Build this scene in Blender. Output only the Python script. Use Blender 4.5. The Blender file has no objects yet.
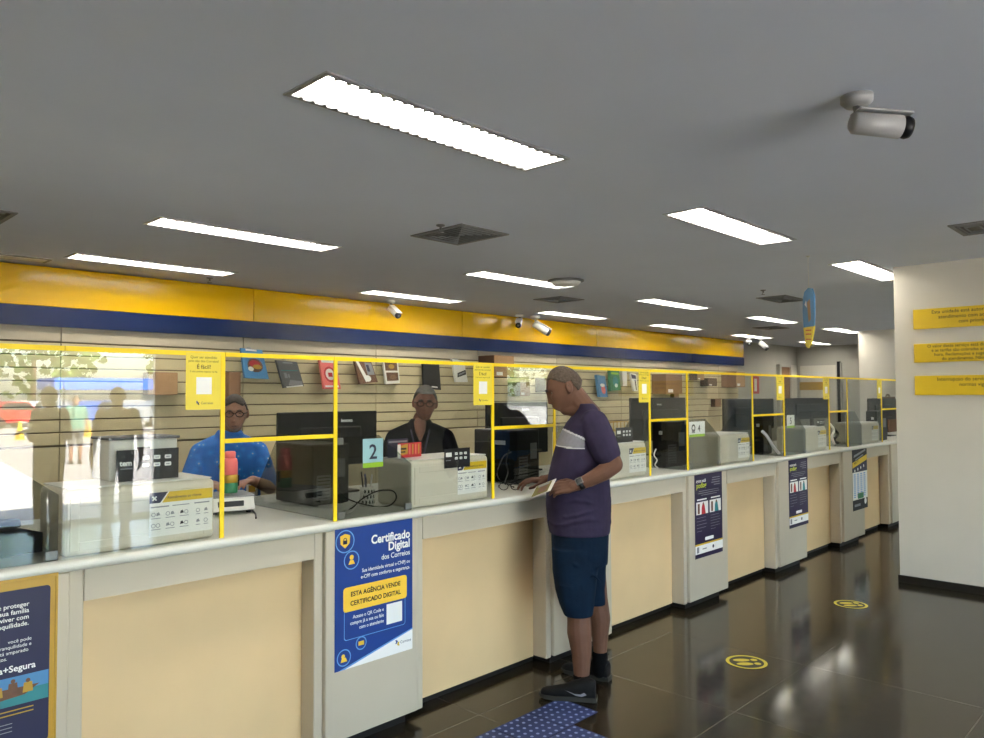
import bpy, bmesh, math, random
from mathutils import Vector, Matrix, Quaternion
import numpy as np
random.seed(7)
S = bpy.context.scene
COL = S.collection
# ---------------------------------------------------------------- camera
CAM_YAW, CAM_PITCH, CAM_ROLL, CAM_F, CAM_H = 0.767020108, 0.0351027985, -0.00394292081, 759.117, 1.58
def cam_axes():
    y, p, r = CAM_YAW, CAM_PITCH, CAM_ROLL
    fw = Vector((math.cos(y), math.sin(y), 0)); ri = Vector((math.sin(y), -math.cos(y), 0)); up = Vector((0, 0, 1))
    f = fw*math.cos(p) + up*math.sin(p); u = up*math.cos(p) - fw*math.sin(p)
    return f, ri*math.cos(r) + u*math.sin(r), u*math.cos(r) - ri*math.sin(r)
CF, CR, CU = cam_axes()
CO = Vector((0, 0, CAM_H))
cd = bpy.data.cameras.new('camera'); cam = bpy.data.objects.new('camera', cd); COL.objects.link(cam)
cd.sensor_width = 36; cd.lens = CAM_F/984*36; cd.clip_start = .05; cd.clip_end = 500
cam.matrix_world = Matrix(((CR.x, CU.x, -CF.x, CO.x), (CR.y, CU.y, -CF.y, CO.y), (CR.z, CU.z, -CF.z, CO.z), (0, 0, 0, 1)))
S.camera = cam
# measuring helpers: a sight line of the survey cut with a real plane gives a real 3D point
def sight(px, py): return CF + CR*((px-492)/CAM_F) - CU*((py-369)/CAM_F)
def on_y(px, py, y):
    d = sight(px, py); return CO + d*(y/d.y)
def on_z(px, py, z):
    d = sight(px, py); return CO + d*((z-CAM_H)/d.z)
# ---------------------------------------------------------------- world, sun, exposure
W = bpy.data.worlds.new('world'); S.world = W; W.use_nodes = True
wn = W.node_tree.nodes; wl = W.node_tree.links; wn.clear()
wo = wn.new('ShaderNodeOutputWorld'); wb = wn.new('ShaderNodeBackground'); sky = wn.new('ShaderNodeTexSky')
sky.sky_type = 'NISHITA'; sky.sun_disc = False; sky.sun_elevation = math.radians(50); sky.sun_rotation = math.radians(20); sky.air_density = 1.0; sky.dust_density = 2.0
wb.inputs['Strength'].default_value = 1.7
wl.new(sky.outputs[0], wb.inputs[0]); wl.new(wb.outputs[0], wo.inputs[0])
sl = bpy.data.lights.new('sun', 'SUN'); sl.energy = 80.0; sl.angle = math.radians(1.0); sl.color = (1, .95, .86)
so = bpy.data.objects.new('sun', sl); COL.objects.link(so)
so.rotation_euler = Vector((.25, .55, .8)).to_track_quat('Z', 'Y').to_euler()
LAMP_STRENGTH = 20.0
S.view_settings.view_transform = 'Standard'; S.view_settings.look = 'None'
S.view_settings.exposure = 0.95; S.view_settings.gamma = 1.0; S.view_settings.use_curve_mapping = False
S.cycles.max_bounces = 10; S.cycles.diffuse_bounces = 5; S.cycles.glossy_bounces = 5; S.cycles.transparent_max_bounces = 24
S.cycles.use_denoising = True; S.cycles.sample_clamp_indirect = 6.0
# ---------------------------------------------------------------- materials
def lin(h):
    h = h.lstrip('#'); c = [int(h[i:i+2], 16)/255 for i in (0, 2, 4)]
    return tuple((x/12.92 if x <= .04045 else ((x+.055)/1.055)**2.4) for x in c) + (1,)
MATS = {}
def M(name, hexc=None, rough=.5, metal=0., spec=.5, var=.06, scale=9., emit=0., bump=0., coat=0.):
    if name in MATS: return MATS[name]
    m = bpy.data.materials.new(name); m.use_nodes = True; nt = m.node_tree; b = nt.nodes['Principled BSDF']
    c = lin(hexc)
    b.inputs['Roughness'].default_value = rough; b.inputs['Metallic'].default_value = metal
    b.inputs['Specular IOR Level'].default_value = spec; b.inputs['Coat Weight'].default_value = coat
    b.inputs['Base Color'].default_value = c
    if var or bump:
        tc = nt.nodes.new('ShaderNodeTexCoord'); nz = nt.nodes.new('ShaderNodeTexNoise')
        nz.inputs['Scale'].default_value = scale; nz.inputs['Detail'].default_value = 4
        nt.links.new(tc.outputs['Object'], nz.inputs['Vector'])
        if var:
            rp = nt.nodes.new('ShaderNodeValToRGB'); e = rp.color_ramp.elements
            e[0].position = .3; e[1].position = .7
            e[0].color = tuple(x*(1-var) for x in c[:3]) + (1,); e[1].color = tuple(min(1, x*(1+var)) for x in c[:3]) + (1,)
            nt.links.new(nz.outputs['Fac'], rp.inputs[0]); nt.links.new(rp.outputs[0], b.inputs['Base Color'])
        if bump:
            bp = nt.nodes.new('ShaderNodeBump'); bp.inputs['Strength'].default_value = bump; bp.inputs['Distance'].default_value = .01
            nt.links.new(nz.outputs['Fac'], bp.inputs['Height']); nt.links.new(bp.outputs[0], b.inputs['Normal'])
    if emit:
        b.inputs['Emission Color'].default_value = c; b.inputs['Emission Strength'].default_value = emit
    MATS[name] = m; return m
def glass_mat(name, tint, ior=1.5, rough=0.0):
    m = bpy.data.materials.new(name); m.use_nodes = True; nt = m.node_tree; nt.nodes.clear()
    o = nt.nodes.new('ShaderNodeOutputMaterial'); mx = nt.nodes.new('ShaderNodeMixShader'); fr = nt.nodes.new('ShaderNodeFresnel')
    t = nt.nodes.new('ShaderNodeBsdfTransparent'); g = nt.nodes.new('ShaderNodeBsdfGlossy')
    ge = nt.nodes.new('ShaderNodeNewGeometry'); mr = nt.nodes.new('ShaderNodeMapRange')   # the same reflectance on both faces of a thin sheet
    mr.inputs[3].default_value = ior; mr.inputs[4].default_value = 1/ior; nt.links.new(ge.outputs['Backfacing'], mr.inputs[0]); nt.links.new(mr.outputs[0], fr.inputs['IOR'])
    t.inputs[0].default_value = tint + (1,); g.inputs['Roughness'].default_value = rough
    # faint smears wiped over the sheet
    tc = nt.nodes.new('ShaderNodeTexCoord'); nz = nt.nodes.new('ShaderNodeTexNoise'); nz.inputs['Scale'].default_value = 3
    rp = nt.nodes.new('ShaderNodeMapRange'); rp.inputs[1].default_value = .35; rp.inputs[2].default_value = .75; rp.inputs[3].default_value = .0; rp.inputs[4].default_value = .008
    nt.links.new(tc.outputs['Object'], nz.inputs['Vector']); nt.links.new(nz.outputs['Fac'], rp.inputs[0]); nt.links.new(rp.outputs[0], g.inputs['Roughness'])
    nt.links.new(fr.outputs[0], mx.inputs[0]); nt.links.new(t.outputs[0], mx.inputs[1]); nt.links.new(g.outputs[0], mx.inputs[2]); nt.links.new(mx.outputs[0], o.inputs[0])
    MATS[name] = m; return m
glass_mat('acrylic', (.965, .975, .965)); glass_mat('smoked_glass', (.70, .72, .71)); glass_mat('shop_glass', (.93, .95, .94))
def floor_mat():
    m = bpy.data.materials.new('floor_tiles'); m.use_nodes = True; nt = m.node_tree; b = nt.nodes['Principled BSDF']
    tc = nt.nodes.new('ShaderNodeTexCoord'); br = nt.nodes.new('ShaderNodeTexBrick'); br.offset = 0
    br.inputs['Scale'].default_value = 1; br.inputs['Mortar Size'].default_value = .0025; br.inputs['Brick Width'].default_value = .9; br.inputs['Row Height'].default_value = .9
    br.inputs['Color1'].default_value = lin('#352f23'); br.inputs['Color2'].default_value = lin('#322c21'); br.inputs['Mortar'].default_value = lin('#6a655b')
    nz = nt.nodes.new('ShaderNodeTexNoise'); nz.inputs['Scale'].default_value = 14; nz.inputs['Detail'].default_value = 6
    mx = nt.nodes.new('ShaderNodeMix'); mx.data_type = 'RGBA'; mx.blend_type = 'MULTIPLY'; mx.inputs[0].default_value = .5
    nt.links.new(tc.outputs['Object'], br.inputs['Vector']); nt.links.new(tc.outputs['Object'], nz.inputs['Vector'])
    nt.links.new(br.outputs['Color'], mx.inputs[6]); nt.links.new(nz.outputs['Color'], mx.inputs[7]); nt.links.new(mx.outputs[2], b.inputs['Base Color'])
    rr = nt.nodes.new('ShaderNodeMapRange'); rr.inputs[3].default_value = .07; rr.inputs[4].default_value = .19
    nt.links.new(nz.outputs['Fac'], rr.inputs[0]); nt.links.new(rr.outputs[0], b.inputs['Roughness'])
    bp = nt.nodes.new('ShaderNodeBump'); bp.inputs['Strength'].default_value = .03; bp.inputs['Distance'].default_value = .004
    nt.links.new(nz.outputs['Fac'], bp.inputs['Height']); nt.links.new(bp.outputs[0], b.inputs['Normal'])
    b.inputs['Specular IOR Level'].default_value = .5
    MATS['floor_tiles'] = m
floor_mat()
M('ceiling_paint', '#d8deea', .9, spec=.1, var=.02, scale=1.5)
M('wall_paint', '#cfcabc', .85, spec=.2, var=.03, scale=2)
M('wall_grey', '#b4b3aa', .85, spec=.2, var=.03, scale=2)
M('wall_light', '#d8d5ca', .85, spec=.2, var=.03, scale=2)
M('black_base', '#15130f', .35)
M('laminate', '#c0b7a3', .42, var=.025, scale=3)
M('laminate_top', '#d6d7cd', .3, var=.02, scale=3)
M('beige', '#e0c394', .45, var=.05, scale=2.2)
M('kick', '#0f0d0b', .5)
M('slat', '#c9bc97', .5, var=.05, scale=4)
M('slat_groove', '#685c42', .7)
M('slat_cap', '#b9b09a', .5, var=.03)
M('yellow_panel', '#d8aa00', .18, var=.02, scale=3)
M('blue_panel', '#102450', .22, var=.03, scale=3)
M('tape', '#f2d200', .5, var=.04)
M('tape_pale', '#f2c500', .5, var=.04)
M('metal', '#b9bbbd', .35, metal=.9, var=.03)
M('grey_metal', '#7d7f80', .45, metal=.6)
M('vent_paint', '#7c7d7d', .6)
M('lamp_white', '#eceeef', .35, var=.01)
M('tube', '#fff7ea', .5, var=0, emit=LAMP_STRENGTH)
M('tube_off', '#d8d8d2', .4, var=.02)
M('white_plastic', '#dedcd4', .4, var=.02)
M('cream_plastic', '#cfc8b6', .45, var=.02)
M('black_plastic', '#0d0e10', .4, spec=.3, var=.1)
M('dark_plastic', '#16171a', .45, spec=.3, var=.1)
M('grey_plastic', '#5b5d60', .5, var=.05)
M('screen', '#0a0b0e', .12)
M('cardboard', '#86654a', .8, var=.1, scale=14)
M('cardboard_light', '#a5825c', .8, var=.08, scale=14)
M('cardboard_dark', '#4a3220', .8, var=.1, scale=14)
M('paper', '#e9e8e2', .7, var=.02)
M('white_print', '#f2f2ee', .6, var=0)
M('grey_print', '#8b8d92', .6, var=0)
M('black_print', '#17171a', .6, var=0)
M('navy_print', '#171a40', .5, var=.03)
M('violet_print', '#20163a', .5, var=.04)
M('blue_print', '#183c86', .4, var=.03)
M('blue_light_print', '#6aa0dc', .5, var=.0)
M('yellow_print', '#f2c53c', .5, var=.02)
M('lime_print', '#c9d63a', .5, var=.02)
M('yellow_sheet', '#e0cc40', .45, var=.03)
M('red_print', '#b8222e', .5, var=.03)
M('pink_print', '#e2706c', .5, var=.05)
M('teal_print', '#2b7f86', .5, var=.1)
M('brown_print', '#6b4a35', .6, var=.2, scale=30)
M('green_print', '#2f7a54', .5, var=.15, scale=30)
M('olive_print', '#6b6420', .6, var=0)
M('frame_black', '#0c0c0d', .6, spec=.2)
M('sky_print', '#4a86b8', .5, var=.1)
M('sign_blue_pale', '#a9d3de', .5, var=.02)
M('sign_green', '#93c01f', .5, var=.02)
M('sign_yellow', '#d6b416', .4, var=.03)
M('gold_print', '#b58f2c', .4, var=.05)
M('tactile_blue', '#17295a', .6, var=.06)
M('marker_yellow', '#c6b83c', .5, var=.03); M('camera_grey', '#9c9c9b', .45, var=.02)
M('tactile_dot', '#8593ba', .5, var=.03)
# ---------------------------------------------------------------- objects and meshes
def tag(o, label=None, cat=None, group=None, kind=None):
    if label: o['label'] = label
    if cat: o['category'] = cat
    if group: o['group'] = group
    if kind: o['kind'] = kind
    return o
def empty(name, loc=(0, 0, 0), rz=0., label=None, cat=None, group=None, parent=None):
    o = bpy.data.objects.new(name, None); COL.objects.link(o); o.location = loc; o.rotation_euler = (0, 0, rz)
    o.empty_display_size = .05
    if parent: o.parent = parent
    return tag(o, label, cat, group)
class MB:
    """collects shapes and links them as one mesh object"""
    def __init__(s): s.v = []; s.f = []; s.mi = []; s.sm = []; s.mats = []
    def mat(s, m):
        m = MATS[m] if isinstance(m, str) else m
        if m not in s.mats: s.mats.append(m)
        return s.mats.index(m)
    def add(s, vs, fs, m, smooth=False, X=None):
        k = len(s.v); i = s.mat(m)
        s.v += [tuple(X @ Vector(v)) for v in vs] if X is not None else [tuple(v) for v in vs]
        for f in fs: s.f.append([k+j for j in f]); s.mi.append(i); s.sm.append(smooth)
        return s
    def bm(s, b, m, smooth=False, X=None):
        b.verts.index_update()
        s.add([v.co.copy() for v in b.verts], [[v.index for v in f.verts] for f in b.faces], m, smooth, X); b.free(); return s
    def box(s, x0, x1, y0, y1, z0, z1, m, bev=0., seg=2, X=None):
        b = bmesh.new(); bmesh.ops.create_cube(b, size=1)
        for v in b.verts: v.co = Vector((x0+(v.co.x+.5)*(x1-x0), y0+(v.co.y+.5)*(y1-y0), z0+(v.co.z+.5)*(z1-z0)))
        if bev: bmesh.ops.bevel(b, geom=list(b.edges), offset=bev, segments=seg, affect='EDGES', profile=.5)
        return s.bm(b, m, False, X)
    def prism(s, pts, y0, y1, m, X=None, bev=0.):
        """outline in the x-z plane pushed from y0 to y1"""
        n = len(pts); a = sum(pts[i][0]*pts[(i+1) % n][1]-pts[(i+1) % n][0]*pts[i][1] for i in range(n))
        if a < 0: pts = pts[::-1]
        vs = [(p[0], y0, p[1]) for p in pts] + [(p[0], y1, p[1]) for p in pts]
        fs = [list(range(n)), list(range(2*n-1, n-1, -1))] + [[i, i+n, (i+1) % n+n, (i+1) % n] for i in range(n)]
        return s.add(vs, fs, m, False, X)
    def poly(s, pts, y, m, X=None):
        n = len(pts); a = sum(pts[i][0]*pts[(i+1) % n][1]-pts[(i+1) % n][0]*pts[i][1] for i in range(n))
        if a < 0: pts = pts[::-1]
        return s.add([(p[0], y, p[1]) for p in pts], [list(range(n))], m, False, X)
    def lathe(s, prof, m, n=24, smooth=True, X=None):
        """profile (r, z) turned about z"""
        vs = []; fs = []
        for r, z in prof:
            for i in range(n): vs.append((r*math.cos(2*math.pi*i/n), r*math.sin(2*math.pi*i/n), z))
        for j in range(len(prof)-1):
            for i in range(n): a = j*n+i; b = j*n+(i+1) % n; fs.append([a, b, b+n, a+n])
        fs.append(list(range(n))[::-1]); fs.append([(len(prof)-1)*n+i for i in range(n)])
        return s.add(vs, fs, m, smooth, X)
    def tube(s, path, r, m, n=8, smooth=True, X=None):
        P = [Vector(p) for p in path]; vs = []; fs = []; up = Vector((0, 0, 1)); pu = None
        rr = r if isinstance(r, (list, tuple)) else [r]*len(P)
        for i, p in enumerate(P):
            d = (P[min(i+1, len(P)-1)]-P[max(i-1, 0)]).normalized()
            a = pu - d*pu.dot(d) if pu is not None else d.cross(up if abs(d.z) < .9 else Vector((1, 0, 0)))
            a.normalize(); pu = a; b = d.cross(a)
            for k in range(n): t = 2*math.pi*k/n; vs.append(p + (a*math.cos(t)+b*math.sin(t))*rr[i])
        for j in range(len(P)-1):
            for i in range(n): q = j*n+i; w = j*n+(i+1) % n; fs.append([q, w, w+n, q+n])
        fs.append(list(range(n))[::-1]); fs.append([(len(P)-1)*n+i for i in range(n)])
        return s.add(vs, fs, m, smooth, X)
    def cyl(s, p, q, r, m, n=16, X=None): return s.tube([p, q], r, m, n, True, X)
    def ball(s, c, r, m, X=None, seg=16):
        b = bmesh.new(); bmesh.ops.create_uvsphere(b, u_segments=seg, v_segments=max(6, seg//2), radius=1)
        rr = r if isinstance(r, (list, tuple)) else (r, r, r)
        for v in b.verts: v.co = Vector((c[0]+v.co.x*rr[0], c[1]+v.co.y*rr[1], c[2]+v.co.z*rr[2]))
        return s.bm(b, m, True, X)
    def text(s, body, x, z, size, m, y=0., align='LEFT', bold=0., wide=1., X=None, rot=0.):
        cu = bpy.data.curves.new('t', 'FONT'); cu.body = body; cu.size = size; cu.align_x = align; cu.offset = bold*size; cu.resolution_u = 3
        cu.space_line = 1.0
        o = bpy.data.objects.new('t', cu); COL.objects.link(o)
        bpy.context.view_layer.update()
        me = bpy.data.meshes.new_from_object(o.evaluated_get(bpy.context.evaluated_depsgraph_get()))
        ca, sa = math.cos(rot), math.sin(rot)
        vs = [(x+ca*v.co.x*wide-sa*v.co.y, y, z+sa*v.co.x*wide+ca*v.co.y) for v in me.vertices]
        fs = [list(p.vertices) for p in me.polygons]
        bpy.data.objects.remove(o); bpy.data.curves.remove(cu); bpy.data.meshes.remove(me)
        return s.add(vs, fs, m, False, X)
    def disc(s, x, z, r, y, m, n=24, X=None): return s.poly([(x+r*math.cos(2*math.pi*i/n), z+r*math.sin(2*math.pi*i/n)) for i in range(n)], y, m, X)
    def ring(s, x, z, r, w, y, m, n=28, X=None):
        vs = []; fs = []
        for i in range(n):
            c, q = math.cos(2*math.pi*i/n), math.sin(2*math.pi*i/n); vs += [(x+(r-w)*c, y, z+(r-w)*q), (x+r*c, y, z+r*q)]
        for i in range(n): a = 2*i; b = 2*((i+1) % n); fs.append([a, a+1, b+1, b])
        return s.add(vs, fs, m, False, X)
    def build(s, name, parent=None, label=None, cat=None, group=None, kind=None, loc=None, rz=0., smooth_all=False):
        me = bpy.data.meshes.new(name); me.from_pydata(s.v, [], s.f)
        for m in s.mats: me.materials.append(m)
        me.polygons.foreach_set('material_index', s.mi); me.polygons.foreach_set('use_smooth', [bool(x) or smooth_all for x in s.sm]); me.update()
        o = bpy.data.objects.new(name, me); COL.objects.link(o)
        if loc is not None: o.location = loc
        o.rotation_euler = (0, 0, rz)
        if parent: o.parent = parent
        return tag(o, label, cat, group, kind)
def rrect(x0, x1, z0, z1, r, n=5):
    out = []
    for cx, cz, a0 in ((x1-r, z1-r, 0), (x0+r, z1-r, 90), (x0+r, z0+r, 180), (x1-r, z0+r, 270)):
        for i in range(n+1): a = math.radians(a0+90*i/n); out.append((cx+r*math.cos(a), cz+r*math.sin(a)))
    return out
def copy_tree(o, parent=None):
    c = o.copy(); COL.objects.link(c)
    if parent: c.parent = parent
    for ch in list(o.children): copy_tree(ch, c)
    return c
def struct(mb, name): return mb.build(name, kind='structure')
# ================================================================ the room
H = 2.66; YB = 7.0; XL = -5.0; XR = 17.3; YS = -4.62
struct(MB().box(XL-.2, XR+.2, YS-.15, YB+.2, -.2, 0, 'floor_tiles'), 'floor')
struct(MB().box(XL-.2, XR+.2, YS-.15, YB+.2, H+.12, H+.22, 'ceiling_paint'), 'ceiling_slab_skip') if False else None
# ceiling with real recesses for the lamps: built as strips round the lamp openings
LW, LL = .258, 1.29
lamps = [  # centre x, centre y, lit, label
    (2.06, 2.25, 1, 'largest ceiling lamp, high in the picture, nearest the viewer'),
    (2.52, 4.68, 1, 'long ceiling lamp left of the square air vent, above the woman in blue'),
    (2.55, 6.28, 1, 'lit ceiling lamp close to the left stretch of yellow fascia'),
    (4.60, 2.25, 1, 'bright ceiling lamp on the right, in front of the hanging blue and yellow sign'),
    (5.30, 4.70, 1, 'ceiling lamp beside the round ceiling disc, right of the square air vent'),
    (5.35, 6.33, 1, 'ceiling lamp above the small white camera over the yellow fascia'),
    (7.10, 2.20, 1, 'ceiling lamp partly cut off by the right wall, above the three yellow signs'),
    (8.00, 4.68, 1, 'ceiling lamp in the middle row left of the hanging sign, nearer of the two there'),
    (8.14, 6.30, 1, 'ceiling lamp right of the pair of cameras, near the yellow fascia'),
    (10.75, 6.25, 1, 'ceiling lamp near the far end of the yellow fascia, below the middle row lamp'),
    (10.72, 4.66, 1, 'dim ceiling lamp under the flat air vent beside the hanging sign'),
    (13.5, 6.28, 1, 'small ceiling lamp by the far end of the yellow fascia'),
    (13.4, 4.62, 1, 'small far ceiling lamp just right of the hanging sign'),
    (16.2, 6.15, 1, 'farthest small ceiling lamp in front of the grey back corner'),
    (2.06, -.20, 1, None), (4.60, -.20, 1, None), (2.06, -2.6, 1, None), (4.60, -2.6, 1, None), (-.45, -2.6, 1, None), (-.45, -.2, 1, None), (-.45, 2.25, 1, None), (-.3, 4.68, 1, None), (-.3, 6.28, 1, None),  # unseen lamps along the likely rows, added for light
    (9.6, 2.25, 1, None), (12.1, 1.2, 1, None), (9.6, -.2, 1, None), (9.6, -2.6, 1, None), (-3.1, 4.68, 1, None), (-3.1, 1.0, 1, None)]
def ceiling():
    mb = MB(); ys = sorted({round(v, 3) for l in lamps for v in (l[1]-LW/2, l[1]+LW/2)} | {YS-.15, YB+.2})
    for y0, y1 in zip(ys, ys[1:]):
        ym = (y0+y1)/2; x = XL-.2
        for l in sorted(lamps):
            if abs(l[1]-ym) < LW/2:
                if l[0]-LL/2 > x: mb.box(x, l[0]-LL/2, y0, y1, H, H+.1, 'ceiling_paint')
                x = max(x, l[0]+LL/2)
        mb.box(x, XR+.2, y0, y1, H, H+.1, 'ceiling_paint')
    mb.box(XL-.2, XR+.2, YS-.15, YB+.2, H+.14, H+.2, 'ceiling_paint')
    struct(mb, 'ceiling')
ceiling()
struct(MB().box(XL-.2, XR+.2, YB, YB+.2, 0, H, 'wall_grey'), 'wall_back')
struct(MB().box(XL-.2, XL, YS-.15, YB, 0, H, 'wall_paint'), 'wall_left')
struct(MB().box(XR, XR+.2, YS-.15, YB, 0, H, 'wall_grey'), 'wall_far')
struct(MB().box(13.72, 16.2, 2.2, 4.49, 0, H, 'wall_light'), 'wall_block')
# right wall stub with black skirting
struct(MB().box(7.017, 7.45, -.1, 2.005, 0.0, H, 'wall_paint'), 'wall_right')
struct(MB().box(7.005, 7.017, -.1, 2.005, 0, .062, 'black_base').box(7.005, 7.46, 2.005, 2.017, 0, .062, 'black_base'), 'baseboard_right')
# storefront behind the viewer: two glazed openings in the street wall
def front_wall():
    mb = MB()
    op = [(-.6, 4.28), (11.2, 14.1)]
    x = XL-.2
    for a, b in op: mb.box(x, a, YS-.15, YS, 0, H, 'wall_paint'); mb.box(a, b, YS-.15, YS, 2.5, H, 'wall_paint'); x = b
    mb.box(x, XR+.2, YS-.15, YS, 0, H, 'wall_paint'); struct(mb, 'wall_front')
    n = 1
    for a, b in op:
        e = empty('window_%d' % n, ((a+b)/2, YS-.07, 0)); tag(e, kind='structure')
        f = MB(); w = b-a
        for xx in (-w/2+.025, w/2-.025): f.box(xx-.025, xx+.025, -.03, .03, 0, 2.5, 'metal')
        for zz in (.025, 2.475): f.box(-w/2, w/2, -.03, .03, zz-.025, zz+.025, 'metal')
        if n == 1: f.box(-1.3-.02, -1.3+.02, -.03, .03, 0, 2.5, 'metal')
        f.build('window_frame', e)
        if n == 1: MB().box(-w/2+.03, -1.3, -.004, .004, .05, 2.45, 'shop_glass').build('window_pane', e)
        else: MB().box(-w/2+.03, w/2-.03, -.004, .004, .05, 2.45, 'shop_glass').build('window_pane', e)
        n += 1
front_wall()
# slatted back wall: grooved boards, cream base and cap
def slatwall():
    x0, x1 = -4.9, 14.28; mb = MB(); P = .1068
    mb.box(x0, x1, 6.985, 7.0, 0, 2.17, 'slat_groove')
    seams = [x0] + [2.05+1.63*k for k in range(-4, 8)] + [x1]
    for a, b in zip(seams, seams[1:]):
        a += .004; b -= .004
        z = 2.03
        while z-P > 1.13:
            # board with a lipped lower edge
            mb.box(a, b, 6.955, 6.985, z-P+.011, z, 'slat', .003, 1); z -= P
        mb.box(a, b, 6.955, 6.985, .06, z-.008, 'slat', .002, 1)
        mb.box(a, b, 6.955, 6.985, 2.043, 2.17, 'slat_cap', .002, 1)
    return struct(mb, 'trim_1')
slatwall()
# fascia: yellow panels over a navy band
def fascia():
    e = empty('trim_2', (0, 6.9, 0)); tag(e, kind='structure')
    seams = [-4.9] + [.9+2.86*k-1.43*0 for k in range(-1, 5)] + [14.42]
    for a, b in zip(seams, seams[1:]):
        MB().box(a+.003, b-.003, 0, .05, 2.325, H-.012, 'yellow_panel', .002, 1).build('yellow_panel', e)
    MB().prism([(-4.9, 2.16), (14.42, 2.16), (14.42, 2.322), (-4.9, 2.322)], -.004, .055, 'blue_panel').build('blue_band', e)
fascia()
# ---------------------------------------------------------------- ceiling lamps
def lamp_proto():
    e = empty('ceiling_lamp', (0, 0, 0))
    f = MB(); w, l, t = LW/2, LL/2, .014
    f.box(-l-.006, l+.006, -w-.008, -w+t, -.006, .004, 'metal'); f.box(-l-.006, l+.006, w-t, w+.008, -.006, .004, 'metal')
    f.box(-l-.006, -l+t, -w+t, w-t, -.006, .004, 'metal'); f.box(l-t, l+.006, -w+t, w-t, -.006, .004, 'metal'); f.build('frame', e)
    r = MB()  # white reflector tray
    r.box(-l+.003, l-.003, -w+.003, w-.003, .088, .095, 'lamp_white')
    for q in (-1, 1):
        r.box(-l+.003, l-.003, q*(w-.006)-.003, q*(w-.006)+.003, .0, .09, 'lamp_white')
        r.box(q*(l-.006)-.003, q*(l-.006)+.003, -w+.003, w-.003, .0, .09, 'lamp_white')
    r.prism([(-.05, .09), (.05, .09), (0, .05)], -l+.02, l-.02, 'lamp_white', X=Matrix.Rotation(math.pi/2, 4, 'Z'))
    r.build('reflector', e)
    for q in (-1, 1):
        tb = MB(); tb.cyl((-l+.07, q*.065, .058), (l-.04, q*.065, .058), .019, 'tube', 10); t_ = tb.build('fluorescent_tube', e)
        c = MB(); c.box(-l+.01, -l+.07, q*.065-.02, q*.065+.02, .035, .088, 'lamp_white', .003); c.build('lamp_holder', e); c = MB(); c.box(l-.04, l-.008, q*.065-.02, q*.065+.02, .035, .088, 'lamp_white', .003); c.build('lamp_holder', e)
    k = 26   # toothed edge strips of the louvre, one down each long side
    for q in (-1, 1):
        pts = [(-l+.01, q*w*.985)]
        for i in range(1, k):
            x = -l + LL*i/k; pts += [(x-.013, q*w*.92), (x-.004, q*w*.78), (x+.004, q*w*.78), (x+.013, q*w*.92)]
        pts.append((l-.01, q*w*.985)); g = MB(); g.prism(pts, -.0065, -.009, 'vent_paint', X=Matrix.Rotation(math.pi/2, 4, 'X') @ Matrix.Scale(-1, 4, (0, 0, 1))); 
        g.v = [(a, -b_, c) if False else (a, b_, c) for a, b_, c in g.v]; g.build('louvre_strip', e)
    return e
def add_lamps():
    p = None
    for i, (x, y, on, lab) in enumerate(lamps):
        if p is None: p = lamp_proto(); o = p
        else: o = copy_tree(p)
        o.location = (x, y, H)
        tag(o, lab or 'recessed fluorescent ceiling lamp added outside the view', 'ceiling lamp', 'recessed fluorescent lamps' if lab else 'recessed lamps outside the view')
add_lamps()
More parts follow.
